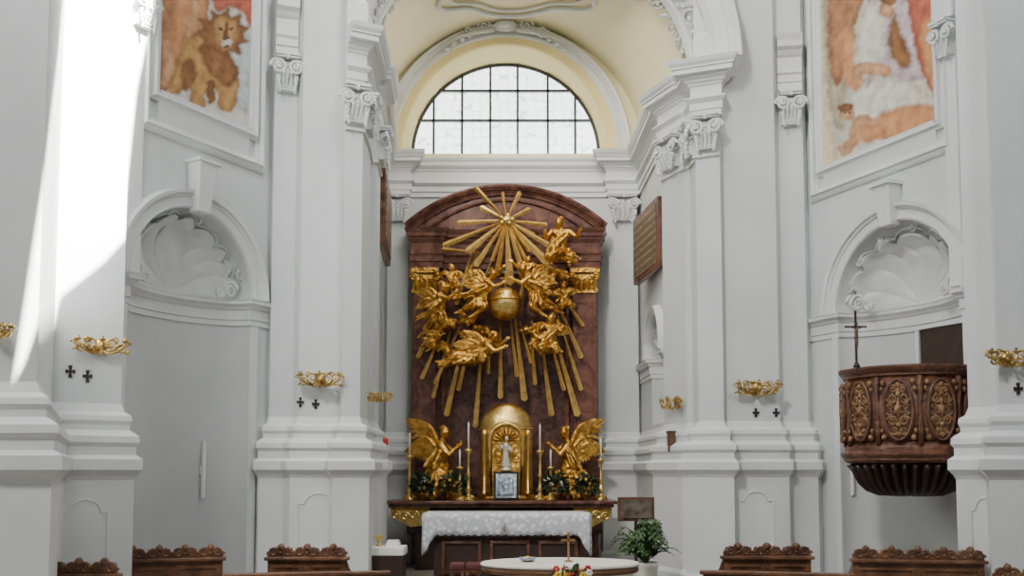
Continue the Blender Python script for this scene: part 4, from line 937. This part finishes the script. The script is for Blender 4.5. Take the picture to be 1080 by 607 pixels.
# ------------------------------------------------------------ wall sconces and crosses
def sconce(px,py,w,label,ov=None):
    y,n=ov if ov else hit(px); c=V(px,py,y); T=Vector((-n.y,n.x,0))
    if T.x<0: T=-T
    e=empty('wall_sconce',c,label,'sconce','brass wall sconces'); s=w; rn=random.Random(int(px))
    M3=Matrix((( T.x,-n.x,0,c.x),(T.y,-n.y,0,c.y),(0,0,1,c.z),(0,0,0,1)))
    g=Vector
    mb=MB(); mb.ball((0,-.01,0),(.1*s,.05*s,.13*s)); mb.ball((0,-.04*s,.0),(.05*s,.03*s,.06*s))
    for k in range(8): mb.ball((.09*s*math.cos(k*.785),-.02*s,.12*s*math.sin(k*.785)),.028*s,6,5)
    mb.xf(M3).obj('backplate',M_brass,e,smooth=True)
    for sg in(-1,0,1):
        mb=MB(); X=.36*s*sg
        if sg: pts=[g((0,-.03*s,-.03*s)),g((X*.3,-.12*s,-.13*s)),g((X*.65,-.2*s,-.10*s)),g((X,-.24*s,-.0)),g((X,-.24*s,.05*s))]
        else: pts=[g((0,-.03*s,-.03*s)),g((0,-.18*s,-.14*s)),g((0,-.3*s,-.06*s)),g((0,-.3*s,.05*s))]
        mb.tube(pts,.024*s,6)
        end=pts[-1]
        if sg:
            curl(mb,g((X*.40,-.16*s,.03*s)),g((sg,0,0)),Zv,.12*s,1.6,.026*s,ph=-2); curl(mb,g((X*.85,-.22*s,-.06*s)),g((-sg,0,0)),Zv,.09*s,1.5,.022*s)
            curl(mb,g((X*1.12,-.22*s,.03*s)),g((sg,0,0)),Zv,.06*s,1.4,.018*s); curl(mb,g((X*.62,-.18*s,.09*s)),g((-sg,0,0)),Zv,.06*s,1.4,.018*s)
            for k in range(12): mb.ball((sg*(.06+.36*rn.random())*s,(-.14-.1*rn.random())*s,(-.12+.24*rn.random())*s),(.035*s,.022*s,.022*s),8,6)
        mb.xf(M3).obj('arm',M_brass,e,smooth=True)
        mb=MB().lathe(end,[(.015*s,0),(.035*s,.02*s),(.06*s,.035*s),(.062*s,.045*s),(.025*s,.045*s),(.025*s,.10*s),(.015*s,.10*s)],12); mb.xf(M3).obj('candle_cup',M_brass,e,smooth=True)
lab='ornate brass wall sconce with dense leafy scrolled arms'
for px,py,w in((110,367,.58),(713,426,.60),(793,411,.70),(1056,380,.60)): sconce(px,py,w,lab)
sconce(341,402,.62,lab,(11.62,Vector((.1,-1,0)).normalized()))
sconce(399,420,.46,lab,(12.75,Vector((.35,-.94,0)).normalized()))
sconce(2,352,.4,lab)
def wcross(px,py,h=.115):
    y,n=hit(px); c=V(px,py,y)+n*.002; T=Vector((-n.y,n.x,0)); mb=MB()
    for ax,l in((T,.75),(Zv,1.0)):
        o=Zv if ax is T else T
        for sg in(-1,1):
            mb.prism([c-o*h*.06,c+ax*sg*h*.5*l-o*h*.16,c+ax*sg*h*.5*l+o*h*.16,c+o*h*.06],n*.015)
    top(mb.obj('consecration_cross',M_black),'small dark consecration cross mounted on white plaster','cross','consecration crosses')
for p in((80,393),(98,398),(320,425),(336,427),(793,436),(814,436),(1066,411)): wcross(*p)
e=empty('sanctuary_lamp',V(402,470,12.95),'small red glass sanctuary lamp on a wall bracket','lamp')
c=V(402,470,12.95); cc=C1[3]+Zv*c.z+Vector((.1,-.05,0))
MB().lathe(cc,[(.03,-.06),(.05,-.02),(.055,.08),(.045,.12)],14).obj('red_glass',M_red,e,smooth=True)
MB().lathe(cc,[(.02,-.1),(.04,-.06),(.06,-.05),(.06,-.03)],14).tube([cc+Vector((0,0,-.08)),cc+Vector((-.15,.0,-.1))],.012,6).obj('bracket',M_brass,e)
c=V(703,468,13.6); top(MB().box(c.x-.06,c.x+.04,13.3,13.45,c.z-.12,c.z+.14).box(c.x-.07,c.x+.05,13.29,13.46,c.z+.14,c.z+.17).obj('wall_box',M_wood,bevel=.01),'small brown wooden box fixed to the chancel wall','box')
for px in(243,885):
    W,ray=(WL,rL) if px<500 else (WR,rR)
    u,z=ray(px,495); N=(W(0,0,1)-W(0,0,0)); T=(W(1,0)-W(0,0)); r_=.9 if px<500 else .98; uc_=ucL if px<500 else ucR
    dep=-.5*math.sqrt(max(0,1-((u-uc_)/r_)**2))
    e=empty('line_speaker',W(u,z,dep+.06),'slim white column loudspeaker on the niche wall','speaker','white column speakers')
    MB().obox(W(u,z,dep+.06),T*.018,N*.02,Zv*.33).obj('housing',M_white,e,bevel=.006)
    MB().obox(W(u,z,dep+.03),T*.012,N*.03,Zv*.05).obj('bracket',M_white,e)
def plaque(A,B,z0,z1,label):
    t=(B-A).normalized(); n=t.cross(Zv)
    if n.x*( -1 if A.x>0 else 1)<0: n=-n
    e=empty('memorial_plaque',(A+B)/2+Zv*z0,label,'plaque')
    c=(A+B)/2+Zv*((z0+z1)/2); hl=(B-A).length/2
    MB().obox(c,t*hl,n*.05,Zv*((z1-z0)/2)).obj('frame',M_marble,e,bevel=.015)
    MB().obox(c+n*.05,t*(hl-.09),n*.012,Zv*((z1-z0)/2-.09)).obj('inscribed_panel',M_plq,e)
plaque(Vector((2.20,14.05,0)),Vector((2.02,15.5,0)),4.68,5.75,'red marble framed plaque with worn gilt inscription')
plaque(Vector((-1.88,13.75,0)),Vector((-2.0,15.3,0)),4.95,6.1,'dark red marble framed plaque seen edge-on')

# ------------------------------------------------------------ choir benches
def bench(A,B,ztop,label,lobes=4,flat=False):
    A=Vector(A);B=Vector(B); T=(B-A); L=T.length; T=T/L; n=T.cross(Zv)
    e=empty('church_bench',(A+B)/2,label,'bench','carved oak choir benches')
    def Q(u,z,o=0): return A+T*u+Zv*z+n*o
    zb_=ztop-.15
    mb=MB().prism([Q(0,0),Q(L,0),Q(L,zb_),Q(0,zb_)],n*.04)
    k=max(2,int(L/.45))
    for i in range(k):
        a=L*i/k+.05; b3=L*(i+1)/k-.05
        mb.sweep([Q(a,.15,.04),Q(a,zb_-.08,.04),Q(b3,zb_-.08,.04),Q(b3,.15,.04)],n,[(-.015,0),(-.01,.015),(.015,.015),(.02,0)],closed=True)
    mb.obj('back_panel',M_pew,e)
    MB().prism([Q(-.03,zb_-.02,-.03),Q(L+.03,zb_-.02,-.03),Q(L+.03,zb_+.015,-.03),Q(-.03,zb_+.015,-.03)],n*.11).obj('rail',M_pew,e,bevel=.008)
    if not flat:
        for q in range(lobes):
            pts=[]; s0=L*q/lobes; w_=L/lobes
            for i in range(37):
                t=i/36; h=.008+.095*math.sin(math.pi*t)**.9+.034*abs(math.sin(3*math.pi*t))
                if t<.14 or t>.86: h+=.03*math.sin(math.pi*min(t,1-t)/.14)
                pts.append(Q(s0+w_*t,zb_+.015+h))
            mb=MB().prism([Q(s0,zb_+.015)]+pts+[Q(s0+w_,zb_+.015)],n*.045)
            for sx in(.24,.76): curl(mb,Q(s0+w_*sx,zb_+.065,.045),T*(1 if sx<.5 else -1),Zv,.048,1.8,.014)
            for sx in(.05,.95): curl(mb,Q(s0+w_*sx,zb_+.045,.04),T,Zv,.028,1.4,.011)
            mb.ball(Q(s0+w_*.5,zb_+.11,.04),(.035,.03,.04),8,6); mb.ball(Q(s0+w_*.5,zb_+.055,.045),(.02,.02,.02),8,6)
            mb.obj('carved_crest',M_pew,e)
    MB().prism([Q(.02,.42,-.42),Q(L-.02,.42,-.42),Q(L-.02,.46,-.42),Q(.02,.46,-.42)],n*.42).obj('seat',M_pew,e)
    for u in(0,L-.05):
        MB().prism([Q(u,0,-.44),Q(u,.44,-.44),Q(u,.62,-.36),Q(u,.68,-.2),Q(u,zb_,-.02),Q(u,zb_,.05),Q(u,0,.05)],T*.05).obj('end_panel',M_pew,e,bevel=.01)
bl='dark oak choir bench with scrolled carved crest'
fl='long low oak kneeling rail joining the carved benches'
bench(XY(137,9.6),XY(243,9.9),.955,bl,4)
bench(XY(290,10.0),XY(370,10.0),.945,bl,3)
bench(XY(248,9.1),XY(412,9.35),.87,fl,1,True)
bench(XY(312,8.1),XY(410,8.7),.83,'low oak kneeling desk angled toward the altar',1,True)
bench(XY(57,8.3),XY(136,8.3),.955,bl,3)
bench(XY(757,10.0),XY(846,10.0),.955,bl,3)
bench(XY(890,9.8),XY(1024,9.6),.945,bl,5)
bench(XY(736,9.4),XY(888,9.1),.87,fl,1,True)
bench(XY(738,8.7),XY(850,8.2),.83,'low oak kneeling desk angled toward the altar',1,True)
bench(XY(1034,8.2),XY(1120,8.0),.92,bl,3)

# ------------------------------------------------------------ light
w=bpy.data.worlds.new('w'); bpy.context.scene.world=w; w.use_nodes=True
bg=w.node_tree.nodes['Background']; bg.inputs[0].default_value=(0.92,0.965,1.0,1); bg.inputs[1].default_value=0.25
def area(loc,tgt,size,e,col=(1,1,1)):
    l=bpy.data.lights.new('a','AREA'); l.energy=e; l.size=size; l.color=col; o=bpy.data.objects.new('daylight_lamp',l); link(o); o.location=loc
    o.rotation_euler=(Vector(tgt)-Vector(loc)).to_track_quat('-Z','Y').to_euler(); return o
area((-4.0,1.0,12.5),(2.0,14,3.5),1.5,1200,(1,.985,.95))
area((5.0,2.0,12.0),(-2.5,12,3),1.5,400,(.98,.985,1))
area((.3,14.2,8.9),(-.1,15,4),1.6,85,(1,.95,.82))
area((0,9.0,11.0),(0,15,6),2.0,190,(1,.98,.93))
lamp=Vector((1.2,1.5,13.5))
def wp(px,py):
    y,n=hit(px); return V(px,py,y)
poly=[(66,-90),(110,-90),(170,-90),(152,20),(141,150),(133,252),(112,276),(88,296),(66,314),(46,348),(31,384),(22,402),(22,402),(34,300),(46,180),(56,60)]
P3=[]
for px,py in poly: P3.append(wp(min(px,133),py) if px<134 else V(px,py,9.4))
tgt=sum(P3,Vector((0,0,0)))/len(P3); ax=(tgt-lamp).normalized(); pr=ax.cross(Zv).normalized(); pu_=pr.cross(ax)
hole=[]
for p in P3:
    d_=p-lamp; q=d_/d_.dot(ax)*1.5; hole.append((q.dot(pr),q.dot(pu_)))
B=1.1; K4=len(hole)
def GP(x,y,o=0): return lamp+ax*(1.5+o)+pr*x+pu_*y
cxh=sum(h[0] for h in hole)/K4; cyh=sum(h[1] for h in hole)/K4
vs=[GP(*h) for h in hole]+[GP(cxh+(h[0]-cxh)/max(abs(h[0]-cxh),abs(h[1]-cyh))*B,cyh+(h[1]-cyh)/max(abs(h[0]-cxh),abs(h[1]-cyh))*B) for h in hole]
struct(MB().add(vs,[(i,(i+1)%K4,(i+1)%K4+K4,i+K4) for i in range(K4)]).obj('sun_gobo',M_wall),'unseen gobo panel added to shape the sun patch')  # unseen panel added before the spot, its hole cuts the sun patch outline
l=bpy.data.lights.new('s','SPOT'); l.energy=230000; l.spot_size=math.radians(50); l.spot_blend=0; l.shadow_soft_size=.004; l.color=(1,.985,.95)
o=bpy.data.objects.new('sun_lamp',l); link(o); o.location=lamp; o.rotation_euler=ax.to_track_quat('-Z','Y').to_euler()
TH=math.radians(4.0); FF=1017.5
cd=bpy.data.cameras.new('cam'); cam=bpy.data.objects.new('camera',cd); link(cam); cam.location=(0,0,EYE); cam.rotation_euler=(math.pi/2+TH,0,0)
cd.sensor_width=36; cd.lens=36*FF/1080; cd.shift_y=(HY-FF*math.tan(TH)-303.5)/1080; cd.clip_end=200
bpy.context.scene.camera=cam
